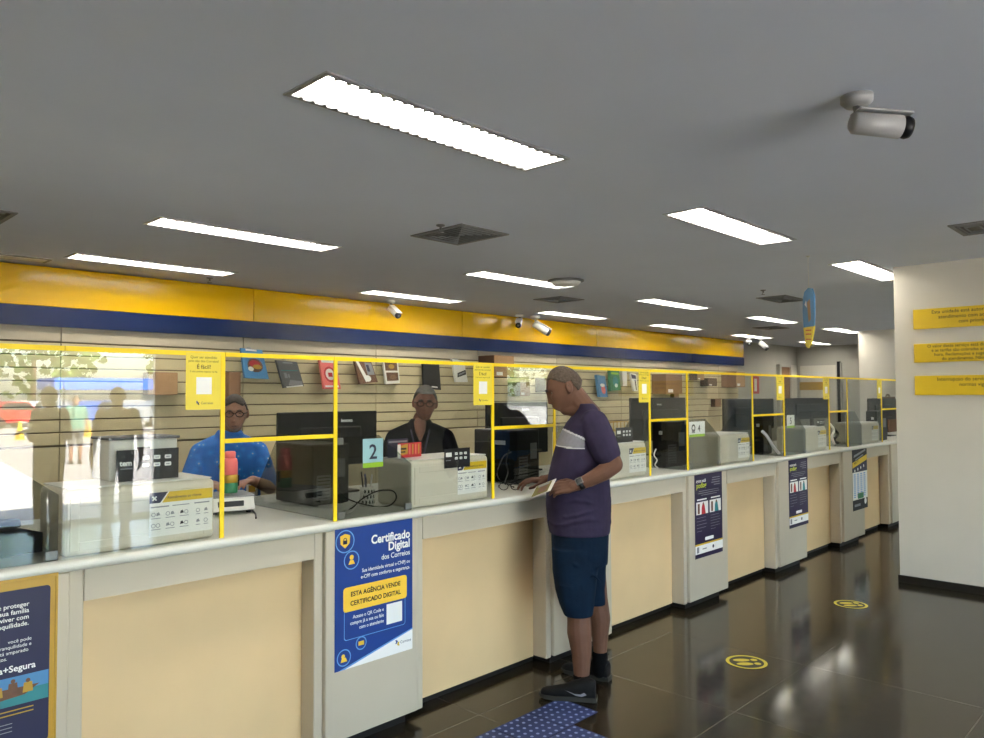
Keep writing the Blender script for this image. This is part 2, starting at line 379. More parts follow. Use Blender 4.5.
# ---------------------------------------------------------------- counter: pillars, bays, one continuous worktop
PIT = 1.567; PX = [1.93-PIT + PIT*k for k in range(6)]   # left edges of the pillars
PX = [-1.18, .33, 1.905, 3.47, 5.035, 6.60, 8.17, 9.74]; PW = [.56, .55, .525, .56, .585, .60, .62, .6]
YP, YA, YPAN = 2.85, 2.872, 2.975
ZT = 1.02
plab = ['wide grey counter pillar left of the picture', 'grey counter pillar at the left edge carrying the gold-framed life insurance poster', 'grey counter pillar carrying the large blue poster', 'grey counter pillar just behind the standing man',
        'grey counter pillar with the purple poster right of the standing man', 'grey counter pillar carrying the second purple poster', 'grey counter pillar carrying the black and yellow price poster', 'grey counter pillar beyond the right wall']
def counter():
    for k, (x, w) in enumerate(zip(PX, PW)):
        e = empty('counter_pillar', (x+w/2, YP, 0), label=plab[k], cat='counter', group='counter pillars')
        MB().box(-w/2, w/2, 0, .55, .06, ZT-.036, 'laminate', .006, 2).build('carcass', e)
        MB().box(-w/2+.03, w/2-.03, .06, .5, 0, .06, 'kick').build('toe_kick', e)
    blab = ['counter bay with beige panel left of the picture', 'counter bay with beige panel between the gold-framed poster and the large blue poster', 'counter bay with beige panel right of the large blue poster',
            'counter bay with beige panel directly right of the standing man', 'counter bay with beige panel between the two purple posters', 'counter bay with beige panel left of the black and yellow price poster', 'farthest counter bay with beige panel, beside the right wall edge']
    for k in range(len(PX)-1):
        a = PX[k]+PW[k]+.001; b = PX[k+1]-.001
        e = empty('counter_bay', ((a+b)/2, YA, 0), label=blab[k], cat='counter', group='counter bays'); w = (b-a)/2
        sl_, sr_ = .052, .045
        MB().prism([(-w+sl_, .872), (w-sr_, .872), (w-sr_, ZT-.036), (-w+sl_, ZT-.036)], 0, .02, 'laminate').build('apron', e)
        s = MB()
        for q0, q1 in ((-w, -w+sl_-.001), (w-sr_+.001, w)): s.box(q0, q1, 0, YPAN-YA, .05, ZT-.036, 'laminate', .006, 2)
        s.box(-w+sl_, w-sr_, .02, .1, .876, ZT-.036, 'laminate'); s.build('stile_frame', e)
        p = MB(); p.box(-w+sl_-.004, w-sr_+.004, YPAN-YA, YPAN-YA+.018, .045, .98, 'beige'); p.build('back_panel', e)
        MB().box(-w, w, YPAN-YA+.04, YPAN-YA+.06, 0, .06, 'kick').build('toe_kick', e)
    # worktop with a bullnosed front edge
    pr = [(2.842, 0), (3.75, 0), (3.75, .036), (2.848, .036)] ; n = 8
    prof = [(3.95, ZT-.036), (3.95, ZT)] + [(2.842+.018-.018*math.sin(math.pi*i/n), ZT-.018+.018*math.cos(math.pi*i/n)) for i in range(n+1)]
    mb = MB(); x0, x1 = -2.0, 12.8; N = len(prof)
    vs = [(x0, y, z) for y, z in prof] + [(x1, y, z) for y, z in prof]
    fs = [[i, (i+1) % N, (i+1) % N+N, i+N] for i in range(N)] + [list(range(N))[::-1], list(range(N, 2*N))]
    mb.add(vs, fs, 'laminate_top', False)
    mb.build('worktop', label='continuous pale worktop along the whole service counter', cat='worktop')
counter()
# ================================================================ clear sheets along the counter edge
YG = 2.880
PANES = [  # x0, x1, z0, tape on left edge, tape on right edge, bar of tape below, label
    (-1.0, .86, ZT+.001, 0, 0, 0, 'clear counter sheet at the far left edge of the picture'),
    (.862, 1.445, ZT+.001, 0, 1, 0, 'clear counter sheet in front of the cabinet carrying the boxy printer'),
    (1.447, 1.962, 1.395, 0, 0, 1, 'short clear sheet over the opening in front of the woman in blue'),
    (1.964, 2.999, ZT+.001, 1, 1, 0, 'clear counter sheet standing before the number 2 and the seated man'),
    (3.001, 3.512, 1.395, 0, 0, 1, 'short clear sheet over the opening left of the standing man'),
    (3.514, 4.573, ZT+.001, 1, 1, 0, 'clear counter sheet behind the standing man'),
    (4.575, 5.068, 1.395, 0, 0, 1, 'short clear sheet over the opening right of the standing man'),
    (5.07, 6.172, ZT+.001, 1, 1, 0, 'clear counter sheet standing before the number 4'),
    (6.174, 6.79, 1.395, 0, 0, 1, 'short clear sheet over the opening between numbers 4 and 5'),
    (6.792, 7.90, ZT+.001, 1, 1, 0, 'clear counter sheet standing before the number 5'),
    (7.902, 8.40, 1.395, 0, 0, 1, 'short clear sheet over the opening right of the number 5'),
    (8.402, 9.535, ZT+.001, 1, 1, 0, 'clear counter sheet near the far end of the counter'),
    (9.537, 10.1, 1.395, 0, 0, 1, 'short clear sheet over the last opening beside the right wall')]
def screens():
    for x0, x1, z0, tl, tr, tb, lab in PANES:
        w = (x1-x0)/2; z1 = 1.757
        e = empty('counter_screen', ((x0+x1)/2, YG, z0), label=lab, cat='clear screen', group='clear counter sheets')
        MB().box(-w, w, -.0025, .0025, 0, z1-z0, 'acrylic').build('clear_pane', e)
        t = .0165; h = z1-z0
        MB().box(-w, w, -.0036, .0036, h-t, h+.001, 'tape').build('edge_tape', e)
        if tl: MB().box(-w-.0008, -w+t, -.0036, .0036, 0, h-t, 'tape').build('edge_tape', e)
        if tr: MB().box(w-t, w+.0008, -.0036, .0036, 0, h-t, 'tape').build('edge_tape', e)
        if tb: MB().box(-w, w, -.0036, .0036, -.001, t, 'tape').build('edge_tape', e)
screens()
SMOKED = [(.40, .855, 'smoked glass corner screen at the far left'), (1.985, 2.43, 'smoked glass corner screen carrying the number 2'), (3.53, 4.03, 'smoked glass corner screen behind the standing man'),
          (5.085, 5.62, 'smoked glass corner screen carrying the number 4'), (6.81, 7.33, 'smoked glass corner screen carrying the number 5'), (8.42, 8.89, 'last smoked glass corner screen near the right wall')]
def smoked():
    for k, (x0, x1, lab) in enumerate(SMOKED):
        e = empty('corner_screen', (x0, 2.9, ZT), label=lab, cat='glass screen', group='smoked glass corner screens'); w = x1-x0
        MB().prism([(.004, .0005), (w, .0005), (w, .225), (w*.55, .375), (.004, .375)], -.003, .003, 'smoked_glass').build('front_pane', e)
        MB().prism([(.006, .0005), (.72, .0005), (.72, .06), (.48, .375), (.006, .375)], -.003, .003, 'smoked_glass', X=Matrix.Rotation(math.pi/2, 4, 'Z')).build('side_pane', e)
        for cx, cz in ((.03, .02), (w-.02, .02), (.02, .355)):
            MB().box(cx-.02, cx+.02, -.008, .008, cz-.016, cz+.016, 'grey_metal', .003).build('glass_clip', e)
smoked()
# ---------------------------------------------------------------- cream cabinets on the counter
CABS = [(.875, 1.425, 'cream counter cabinet below the boxy printer'), (2.44, 2.99, 'cream counter cabinet in front of the seated man in black'), (4.04, 4.565, 'cream counter cabinet right behind the standing man'),
        (5.63, 6.165, 'cream counter cabinet beside the number 4'), (7.34, 7.89, 'cream counter cabinet beside the number 5'), (8.90, 9.53, 'last cream counter cabinet by the right wall')]
def cabinets():
    for x0, x1, lab in CABS:
        w = (x1-x0)/2; e = empty('counter_cabinet', ((x0+x1)/2, 2.906, ZT), label=lab, cat='cabinet', group='cream counter cabinets')
        b = MB(); b.box(-w, w, .004, .285, .0005, .236, 'cream_plastic', .022, 4); b.build('body', e)
        f = MB(); t = .03
        for a in ((-w+.02, -w+.02+t, .02, .205), (w-.02-t, w-.02, .02, .205)): f.box(a[0], a[1], .0, .006, a[2], a[3], 'cream_plastic', .002)
        f.box(-w+.02+t, w-.02-t, .0, .006, .175, .205, 'cream_plastic', .002); f.box(-w+.02+t, w-.02-t, .0, .006, .02, .05, 'cream_plastic', .002); f.build('front_frame', e)
        MB().box(-w+.012, w-.012, .012, .28, .236, .241, 'white_plastic', .002).build('lid', e)
cabinets()
def logo(mb, x, z, s, m1='blue_print', m2='sign_yellow', y=-.0016):
    """two crossing arrow chevrons, the post office emblem"""
    mb.poly([(x, z+.35*s), (x+.35*s, z+.35*s), (x+.55*s, z+.62*s), (x+.35*s, z+.9*s), (x+.0*s, z+.9*s), (x+.22*s, z+.62*s)], y, m1)
    mb.poly([(x+.9*s, z+.0*s), (x+.55*s, z+.0*s), (x+.36*s, z+.28*s), (x+.55*s, z+.55*s), (x+.9*s, z+.55*s), (x+.7*s, z+.28*s)], y-.0003, m2)
def sheet(name, x, y, z0, w, h, paint, mat, label, cat, group=None, rz=0., th=.0012, tilt=0.):
    """a flat printed thing whose face looks towards -y; PAINT draws on it from its lower left corner"""
    mb = MB(); mb.box(0, w, -th, 0, 0, h, mat); paint(mb, w, h)
    if tilt:
        R_ = Matrix.Rotation(tilt, 4, 'X'); mb.v = [tuple(R_ @ Vector(v)) for v in mb.v]
    return mb.build(name, label=label, cat=cat, group=group, loc=(x, y, z0), rz=rz)
L1, L2, L3 = -.0016, -.0020, -.0024
def R(mb, x0, x1, z0, z1, m, y=L1): mb.poly([(x0, z0), (x1, z0), (x1, z1), (x0, z1)], y, m)
def bars(mb, x0, x1, z0, z1, n, m, y=L2, last=.6, fill=.45, align='L'):
    st = (z1-z0)/n
    for i in range(n):
        a = (last if i == n-1 else .88+.12*((i*37) % 5)/4)*(x1-x0); z = z1-st*(i+.5)
        xa = x0 if align == 'L' else ((x0+x1-a)/2 if align == 'C' else x1-a)
        R(mb, xa, xa+a, z-st*fill/2, z+st*fill/2, m, y)
# instruction sheets on the cabinets
def paint_instr(mb, w, h):
    mb.poly([(.0, h), (0, h*.76), (w*.16, h*.76), (w*.28, h)], L1, 'navy_print')
    mb.poly([(w*.3, h), (w*.19, h*.76), (w, h*.76), (w, h)], L1, 'sign_yellow')
    mb.text('\u00d7', w*.03, h*.79, h*.22, 'white_print', L2, bold=.03)
    mb.text('Atendimento ao cliente', w*.27, h*.84, h*.085, 'navy_print', L2, bold=.01)
    R(mb, w*.02, w*.3, h*.655, h*.685, 'grey_print'); R(mb, w*.35, w*.62, h*.66, h*.68, 'grey_print'); R(mb, w*.7, w*.95, h*.66, h*.69, 'grey_print')
    rnd = random.Random(3)
    for r_ in range(2):
        for c in (.06, .13, .28, .35, .50, .57, .76, .89):
            z = h*(.5-.25*r_); k = rnd.random()
            if k < .5: mb.ring(c*w, z, h*.05, h*.014, L1, 'grey_print', 12)
            else: mb.poly([(c*w-h*.04, z-h*.03), (c*w+h*.05, z-h*.02), (c*w+h*.02, z+h*.05), (c*w-h*.03, z+h*.03)], L1, 'black_print' if c in (.5, .57) else 'grey_print')
            R(mb, c*w-h*.05, c*w+h*.06, z-h*.095, z-h*.08, 'grey_print')
INSTR = [(1.165, .245, 1.055, .165, 'instruction sheet on the cabinet below the boxy printer'), (2.75, .215, 1.062, .165, 'instruction sheet on the cabinet in front of the seated man in black'),
         (4.345, .205, 1.055, .165, 'instruction sheet on the cabinet just right of the standing man'), (5.94, .21, 1.055, .165, 'instruction sheet on the cabinet beside the number 4'),
         (7.655, .215, 1.055, .165, 'instruction sheet on the cabinet beside the number 5'), (9.25, .22, 1.05, .165, 'instruction sheet on the last cabinet by the right wall')]
for x, w, z, h, lab in INSTR: sheet('instruction_sheet', x, 2.9055, z, w, h, paint_instr, 'paper', lab, 'notice', 'instruction sheets on the cabinets')
# black payment signs
def paint_pay(mb, w, h, word=None):
    if word: mb.text(word, w*.05, h*.5, h*.24, 'white_print', L2, bold=.03)
    else: R(mb, w*.06, w*.28, h*.58, h*.8, 'white_print')
    R(mb, w*.06, w*.25, h*.38, h*.42, 'grey_print'); 
    for c in (.46, .64, .82):
        for z in (.42, .66): mb.poly(rrect(c*w-w*.055, c*w+w*.055, h*z-.0, h*z+h*.13, h*.03, 3), L1, 'white_print'); R(mb, c*w-w*.03, c*w+w*.03, h*z+h*.05, h*z+h*.075, 'grey_print', L2)
for x, y, w, h, z, lab, wd in [(1.075, 2.99, .235, .118, ZT+.242, 'black payment sign in front of the boxy printer', 'tem'), (2.655, 2.925, .185, .1, ZT+.2, 'black payment sign leaning on the cabinet before the seated man', None),
                        (4.22, 2.925, .20, .1, ZT+.242, 'black payment sign on the cabinet right of the standing man', None), (7.68, 2.925, .2, .06, ZT+.242, 'black payment sign on the cabinet beside the number 5', None)]:
    if lab.endswith('seated man'): y = 2.9045; z = ZT+.185
    sheet('payment_sign', x, y, z, w, h, lambda mb, w, h, wd=wd: paint_pay(mb, w, h, wd), 'black_print', lab, 'sign', 'black payment signs', th=.003 if False else .0012)
# yellow notices stuck to the top of the clear sheets
def paint_qr(mb, w, h):
    for i, (s, z, q) in enumerate((('Quer ser atendido', .90, .066), ('pelo site dos Correios?', .835, .06), ('\u00c9 f\u00e1cil!', .72, .10), ('E n\u00e3o precisa esperar na fila', .655, .045))):
        mb.text(s, w*.5, h*z, h*q, 'olive_print' if i != 2 else 'black_print', L1, 'CENTER', bold=.008, wide=.98 if i != 2 else 1)
    R(mb, w*.29, w*.73, h*.27, h*.57, 'white_print')
    logo(mb, w*.28, h*.085, h*.075, 'blue_print', 'navy_print'); mb.text('Correios', w*.42, h*.095, h*.062, 'navy_print', L1)
QR = [(1.285, .142, 'yellow notice on the clear sheet left of the woman in blue'), (2.84, .142, 'yellow notice on the clear sheet right of the seated man in black'), (4.425, .132, 'yellow notice on the clear sheet right of the standing man'),
      (6.64, .145, 'yellow notice beside the clear sheet before the number 5'), (7.735, .15, 'yellow notice above the cabinet beside the number 5'), (9.37, .145, 'last yellow notice near the right wall')]
for x, w, lab in QR: sheet('yellow_notice', x, YG-.0042, 1.53, w, .222, paint_qr, 'yellow_sheet', lab, 'notice', 'yellow notices on the clear sheets')
# counter numbers
def number_sign(x, y, z, w, h, s, lab, icon=False, rz=0.):
    def p(mb, w, h):
        R(mb, 0, w, h*.0, h*.17, 'sign_green'); 
        if icon: mb.ring(w*.27, h*.58, w*.12, w*.05, L1, 'black_print'); mb.poly([(w*.15, h*.25), (w*.38, h*.25), (w*.32, h*.5), (w*.2, h*.5)], L1, 'grey_print'); mb.text(s, w*.55, h*.34, h*.62, 'black_print', L2, bold=.02)
        else: mb.text(s, w*.5, h*.3, h*.72, 'navy_print', L2, 'CENTER', bold=.015)
    return sheet('number_sign', x, y, z, w, h, p, 'sign_blue_pale' if s == '2' else 'white_print', lab, 'sign', th=.0012, rz=rz)
number_sign(2.135, 2.8965, 1.245, .118, .135, '2', 'pale blue and green sign with the number 2')
number_sign(5.13, 2.8965, 1.262, .24, .115, '4', 'white sign with a pictogram and the number 4', True)
number_sign(6.9, 2.8965, 1.272, .17, .118, '5', 'white and green sign with the number 5')
# ---------------------------------------------------------------- posters on the pillars
def paint_blue(mb, w, h):
    # w .44, h .62
    k = w
    mb.poly([(w*.12, 0), (w, h*.15), (w, 0)], L1, 'white_print')
    mb.poly([(w*.04, 0), (w*.12, 0), (w, h*.15), (w, h*.16)], L1-.0001, 'blue_light_print')
    for cx, cz, r in ((.12, .905, .115), (.2, .765, .095), (.11, .085, .085), (.32, .155, .068)):
        mb.disc(cx*w, cz*h, r*w, L2, 'blue_print'); mb.ring(cx*w, cz*h, r*w, .012*w, L2-.0001, 'blue_light_print')
    s = [(.06, .945), (.12, .96), (.18, .945), (.175, .89), (.12, .855), (.065, .89)]
    mb.poly([(a*w, b*h) for a, b in s], L3, 'yellow_print'); mb.ring(.12*w, .915*h, .022*w, .008*w, L3-.0001, 'navy_print'); R(mb, .095*w, .145*w, .885*h, .912*h, 'navy_print', L3-.0002)
    mb.disc(.2*w, .785*h, .025*w, L3, 'yellow_print'); mb.poly([(.16*w, .735*h), (.24*w, .735*h), (.22*w, .765*h), (.18*w, .765*h)], L3, 'yellow_print')
    mb.disc(.1*w, .095*h, .022*w, L3, 'yellow_print'); mb.poly([(.07*w, .055*h), (.15*w, .055*h), (.13*w, .085*h), (.08*w, .08*h)], L3, 'yellow_print')
    R(mb, .285*w, .355*w, .14*h, .17*h, 'yellow_print', L3)
    mb.text('Certificado', w*.965, h*.855, h*.088, 'white_print', L2, 'RIGHT', bold=.03, wide=.93)
    mb.text('Digital', w*.965, h*.785, h*.088, 'white_print', L2, 'RIGHT', bold=.03, wide=.93)
    mb.text('dos Correios', w*.965, h*.725, h*.055, 'white_print', L2, 'RIGHT', bold=.012, wide=.93)
    mb.text('Sua identidade virtual e-CNPJ ou', w*.965, h*.663, h*.037, 'white_print', L2, 'RIGHT', bold=.012, wide=.92)
    mb.text('e-CPF com conforto e seguran\u00e7a.', w*.965, h*.618, h*.037, 'white_print', L2, 'RIGHT', bold=.012, wide=.92)
    mb.ring(0, 0, .0001, .00001, L1, 'blue_light_print', 3)
    f = rrect(.11*w, .9*w, .2*h, .5*h, .03*w); g = rrect(.117*w, .893*w, .205*h, .495*h, .028*w)
    n = len(f); mb.add([(p[0], L1-.0002, p[1]) for p in f]+[(p[0], L1-.0002, p[1]) for p in g], [[i, i+n, (i+1) % n+n, (i+1) % n] for i in range(n)], 'blue_light_print')
    mb.poly(rrect(.1*w, .92*w, .4*h, .575*h, .035*w), L2, 'yellow_print')
    mb.text('ESTA AG\u00caNCIA VENDE', w*.51, h*.505, h*.047, 'black_print', L3, 'CENTER', bold=.025, wide=.95)
    mb.text('CERTIFICADO DIGITAL', w*.51, h*.44, h*.047, 'black_print', L3, 'CENTER', bold=.025, wide=.95)
    for i, t in enumerate(('Acesse o QR Code e', 'compre j\u00e1 a sua ou fale', 'com o atendente')): mb.text(t, w*.61, h*(.345-.042*i), h*.036, 'white_print', L2, 'RIGHT', bold=.016, wide=.9)
    R(mb, .645*w, .855*w, .235*h, .385*h, 'white_print', L2)
    logo(mb, .76*w, .055*h, .05*h, y=L2); mb.text('Correios', .83*w, .065*h, .032*h, 'navy_print', L2, wide=.9)
sheet('poster', 1.95, YP-.0006, .365, .445, .625, paint_blue, 'blue_print', 'large blue poster with a yellow banner on the counter pillar', 'poster')
def paint_purple(mb, w, h):
    mb.text('agora voc\u00ea', w*.06, h*.905, h*.058, 'white_print', L1, bold=.02, wide=.9); mb.text('podlog', w*.06, h*.84, h*.088, 'lime_print', L1, bold=.02)
    bars(mb, w*.6, w*.92, h*.84, h*.955, 4, 'grey_print', L1, .7, .3, 'R')
    bars(mb, w*.1, w*.92, h*.735, h*.81, 3, 'grey_print', L1, .7, .25, 'C')
    R(mb, w*.08, w*.42, h*.69, h*.705, 'white_print'); R(mb, w*.58, w*.92, h*.69, h*.705, 'white_print')
    for x0, c in ((.05, 'red_print'), (.53, 'teal_print')):
        R(mb, x0*w, (x0+.42)*w, h*.52, h*.67, 'paper'); mb.poly([((x0+.18)*w, h*.52), ((x0+.33)*w, h*.52), ((x0+.29)*w, h*.63), ((x0+.23)*w, h*.66), ((x0+.19)*w, h*.6)], L2, c)
        mb.disc((x0+.25)*w, h*.645, h*.016, L3, 'brown_print', 12); R(mb, (x0+.05)*w, (x0+.12)*w, h*.53, h*.65, 'brown_print', L2)
    bars(mb, w*.06, w*.42, h*.3, h*.5, 5, 'grey_print', L1, .5, .13); bars(mb, w*.56, w*.92, h*.3, h*.5, 6, 'grey_print', L1, .5, .13)
    mb.poly(rrect(w*.35, w*.66, h*.195, h*.235, h*.015, 4), L1, 'white_print')
    R(mb, 0, w, h*.15, h*.17, 'sign_yellow'); R(mb, 0, w, h*.05, h*.15, 'white_print')
    R(mb, w*.05, w*.13, h*.065, h*.135, 'grey_print', L2); mb.disc(w*.64, h*.1, h*.022, L2, 'navy_print', 12); bars(mb, w*.25, w*.5, h*.085, h*.115, 1, 'grey_print', L2)
sheet('poster', 5.115, YP-.0006, .362, .425, .62, paint_purple, 'violet_print', 'purple poster with a yellow stripe, on the pillar nearer the standing man', 'poster', 'purple posters')
sheet('poster', 6.805, YP-.0006, .37, .43, .615, paint_purple, 'violet_print', 'purple poster with a yellow stripe, on the pillar farther from the standing man', 'poster', 'purple posters')
def paint_price(mb, w, h):
    R(mb, 0, w, h*.62, h*.76, 'navy_print')
    mb.poly([(w*.1, h*.86), (w*.9, h*.95), (w*.92, h*.985), (w*.12, h*.9)], L1, 'grey_print'); mb.poly([(w*.2, h*.81), (w*.75, h*.88), (w*.72, h*.9), (w*.2, h*.83)], L1, 'grey_print')
    mb.poly([(0, h*.69), (w, h*.8), (w, h*.89), (0, h*.78)], L2, 'sign_yellow'); mb.text('PRE\u00c7OS', w*.12, h*.735, h*.06, 'black_print', L3, rot=.3, bold=.01)
    for i in range(4): mb.disc(w*(.16+.2*i), h*(.645+.02*i), h*.024, L2, 'white_print', 12)
    R(mb, 0, w, h*.17, h*.62, 'white_print')
    for i in range(4): R(mb, w*(.08+.22*i), w*(.2+.22*i), h*.22, h*.58, 'grey_print', L2) if False else bars(mb, w*(.07+.22*i), w*(.22+.22*i), h*.2, h*.6, 12, 'blue_light_print', L2, .8, .5)
    R(mb, w*.32, w*.72, h*.18, h*.27, 'green_print', L3); R(mb, 0, w, 0, h*.13, 'black_print'); R(mb, 0, w*.68, .13*h, h*.165, 'black_print'); R(mb, w*.1, w*.5, h*.06, h*.1, 'grey_print', L2)
    mb.disc(w*.84, h*.12, h*.055, L3, 'white_print', 20)
sheet('poster', 8.43, YP-.0006, .345, .455, .65, paint_price, 'black_print', 'black, yellow and white price poster on the farthest postered pillar', 'poster')
def paint_life(mb, w, h):
    mb.poly(rrect(w*.0, w*.965, h*.07, h*.955, .012), L1, 'navy_print')
    for i, t in enumerate(('Pode proteger', 'voc\u00ea, sua fam\u00edlia', 'e viver com', 'tranquilidade.')): mb.text(t, w*.82, h*(.855-.036*i), h*.036, 'white_print', L2, 'RIGHT', bold=.012)
    mb.text('Seguro Vida Multi,', w*.55, h*.66, h*.03, 'lime_print', L2, 'RIGHT')
    for i, t in enumerate((' voc\u00ea pode', 'tenha mais tranquilidade e', 'segurado est\u00e1 amparado', 'contra imprevistos.')): mb.text(t, w*(.84 if i < 2 else (.82 if i == 2 else .68)), h*(.66-.03*i), h*.028, 'white_print', L2, 'RIGHT')
    mb.text('Vida+Segura', w*.87, h*.50, h*.05, 'white_print', L2, 'RIGHT', bold=.022)
    R(mb, 0, w*.96, h*.39, h*.47, 'sky_print', L2); R(mb, 0, w*.96, h*.31, h*.39, 'teal_print', L2)
    rnd = random.Random(5)
    mb.poly([(w*.35, h*.335), (w*.8, h*.36), (w*.9, h*.405), (w*.55, h*.41), (w*.3, h*.37)], L3, 'brown_print')
    for i in range(5):
        cx = w*(.42+.1*i); cz = h*(.4+.012*(i % 2)); mb.disc(cx, cz+h*.035, h*.012, L3-.0002, 'brown_print', 10); mb.poly([(cx-w*.035, cz-h*.03), (cx+w*.035, cz-h*.03), (cx+w*.028, cz+h*.025), (cx-w*.028, cz+h*.025)], L3-.0001, 'brown_print' if i % 2 else 'gold_print')
    bars(mb, w*.2, w*.86, h*.25, h*.295, 2, 'gold_print', L2, .8, .3, 'R'); bars(mb, w*.2, w*.72, h*.16, h*.225, 3, 'grey_print', L2, .9, .2, 'R')
    R(mb, w*.3, w*.6, h*.02, h*.05, 'black_print', L2); mb.disc(w*.3, h*.095, h*.022, L2, 'white_print', 14)
def gold_poster():
    e = empty('framed_poster', (.405, YP, .405), label='navy insurance poster in a gold frame at the left edge of the picture', cat='poster')
    mb = MB(); mb.box(0, .43, -.0012, 0, 0, .575, 'gold_print'); paint_life(mb, .43, .575); mb.build('sheet', e)
    f = MB(); f.box(-.008, .438, -.004, 0, -.012, 0, 'gold_print', .001); f.box(-.008, .438, -.004, 0, .575, .587, 'gold_print', .001); f.box(-.008, 0, -.004, 0, 0, .575, 'gold_print', .001); f.box(.43, .438, -.004, 0, 0, .575, 'gold_print', .001); f.build('frame', e)
gold_poster()
# ---------------------------------------------------------------- yellow signs on the right wall
def wall_sign(zc, h, lines, lab):
    mb = MB(); Y0, Y1 = 1.855, .95
    w = Y0-Y1; mb.box(0, w, -.022, 0, 0, h, 'sign_yellow', .003, 2)
    n = len(lines); s = .039 if n < 4 else .034
    for i, t in enumerate(lines): mb.text(t, w/2 if True else .03, h-(.043 if n < 4 else .034)-i*(.043 if n < 4 else .035)-.0, s, 'black_print', -.0226, 'CENTER', bold=.006)
    o = mb.build('wall_sign', label=lab, cat='sign', group='yellow signs on the wall', loc=(7.016, Y0, zc-h/2), rz=-math.pi/2)
wall_sign(2.2, .165, ('Esta unidade est\u00e1 autorizada a realizar a', 'atendimento com acessibilidade e', 'com prioridade'), 'topmost of three yellow signs on the right wall')
wall_sign(1.918, .155, ('O valor deste servi\u00e7o est\u00e1 dispon\u00edvel para consulta', 'e as tarifas s\u00e3o cobradas antecipadamente e na', 'hora. Reclama\u00e7\u00f5es e sugest\u00f5es na recep\u00e7\u00e3o', 'do atendimento. N\u00e3o \u00e9 permitido o'), 'middle one of three yellow signs on the right wall')
wall_sign(1.65, .16, ('Interrupcao do servi\u00e7o conforme as', 'normas vigentes'), 'lowest of three yellow signs on the right wall')
# ---------------------------------------------------------------- floor markers and tactile tiles
def floor_marker(x, y, lab):
    mb = MB(); X = Matrix.Translation((x, y, 0)) @ Matrix.Rotation(-math.pi/2, 4, 'X') @ Matrix.Identity(4)
    mb.lathe([(.118, 0), (.118, .0012)], 'black_print', 32, False)
    Xf = Matrix.Rotation(math.radians(45), 4, 'Z') @ Matrix.Rotation(-math.pi/2, 4, 'X')
    mb.ring(0, 0, .118, .02, 0, 'marker_yellow', 32, X=Matrix.Translation((0, 0, .0016)) @ Xf)
    for q in (-1, 1):
        mb.poly([(q*.032+.024*math.cos(a)*1.0, .02+.05*math.sin(a)) for a in [2*math.pi*i/14 for i in range(14)]], 0, 'marker_yellow', X=Matrix.Translation((0, 0, .0018)) @ Xf)
        mb.poly([(q*.032+.02*math.cos(a)*1.0, -.055+.02*math.sin(a)) for a in [2*math.pi*i/14 for i in range(14)]], 0, 'marker_yellow', X=Matrix.Translation((0, 0, .0018)) @ Xf)
    for f in mb.f: pass
    mb.build('floor_marker', label=lab, cat='floor marker', group='footprint floor markers', loc=(x, y, .0004))
floor_marker(4.31, 2.075, 'round yellow footprint floor marker nearer the standing man')
floor_marker(6.02, 2.065, 'round yellow footprint floor marker nearer the right wall')
def tactile(x, y, lab):
    e = empty('tactile_tile', (x, y, 0), label=lab, cat='tactile tile', group='blue tactile tiles')
    MB().box(.002, .248, .002, .248, .0003, .0014, 'tactile_blue', .0004, 1).build('tile_base', e)
    p = None
    for i in range(6):
        for j in range(6):
            if p is None: p = MB().lathe([(.0085, 0), (.007, .001), (.004, .0014)], 'tactile_dot', 10).build('raised_dot', e); o = p
            else: o = p.copy(); COL.objects.link(o)
            o.location = (.02+.042*i, .02+.042*j, .0014)
tactile(2.885, 2.29, 'blue dotted tactile tile under the toe of the near shoe')
tactile(2.635, 2.29, 'blue dotted tactile tile second from the shoe, at the bend')
tactile(2.385, 2.29, 'blue dotted tactile tile at the bottom edge of the picture')
tactile(2.68, 2.039, 'blue dotted tactile tile nearest the viewer, below the bend')
# ================================================================ the street outside the storefront (seen mirrored in the clear sheets)
M('asphalt', '#8f8b86', .9, var=.12, scale=.7); M('paving', '#b5afa6', .85, var=.08, scale=2)
M('foliage', '#5f7a35', .8, var=.5, scale=1.5); M('bark', '#5a4634', .9, var=.2)
M('car_red', '#a81418', .25, coat=.6); M('car_white', '#e8e8e6', .25, coat=.6); M('car_blue', '#1f4f9c', .3, coat=.6); M('car_silver', '#9aa0a6', .3, metal=.4, coat=.6)
M('car_glass', '#20262c', .08); M('tyre', '#17171a', .8); M('cone_yellow', '#e8c21c', .5); M('awning_blue', '#2b63b8', .6)
struct(MB().box(-60, 90, -110, YS-.16, -.3, -.08, 'asphalt'), 'ground')
struct(MB().box(-60, 90, YS-4.5, YS-.155, -.08, -.02, 'paving'), 'pavement')
def car(x, y, rz, paint, lab):
    e = empty('parked_car', (x, y, -.08), rz, lab, 'car', 'parked cars outside')
    b = MB(); Xr = Matrix.Rotation(0, 4, 'Z')
    b.prism([(-2.15, .3), (2.15, .3), (2.2, .55), (2.1, .78), (1.2, .92), (.55, 1.42), (-1.1, 1.45), (-1.75, 1.0), (-2.15, .92), (-2.2, .55)], -.82, .82, paint); b.build('body', e)
    g = MB(); g.prism([(1.05, .94), (.52, 1.36), (-1.05, 1.38), (-1.55, 1.0)], -.83, .83, 'car_glass'); g.build('side_windows', e)
    for sx in (-1.35, 1.35):
        for sy in (-.72, .72): MB().cyl((sx, sy-.1, .32), (sx, sy+.1, .32), .32, 'tyre', 18).build('wheel', e)
def mirrored(px, py, D):
    p = CO+sight(px, py)*D; return p.x, 2*2.88-p.y      # where a thing stands that the clear sheets mirror at this sight
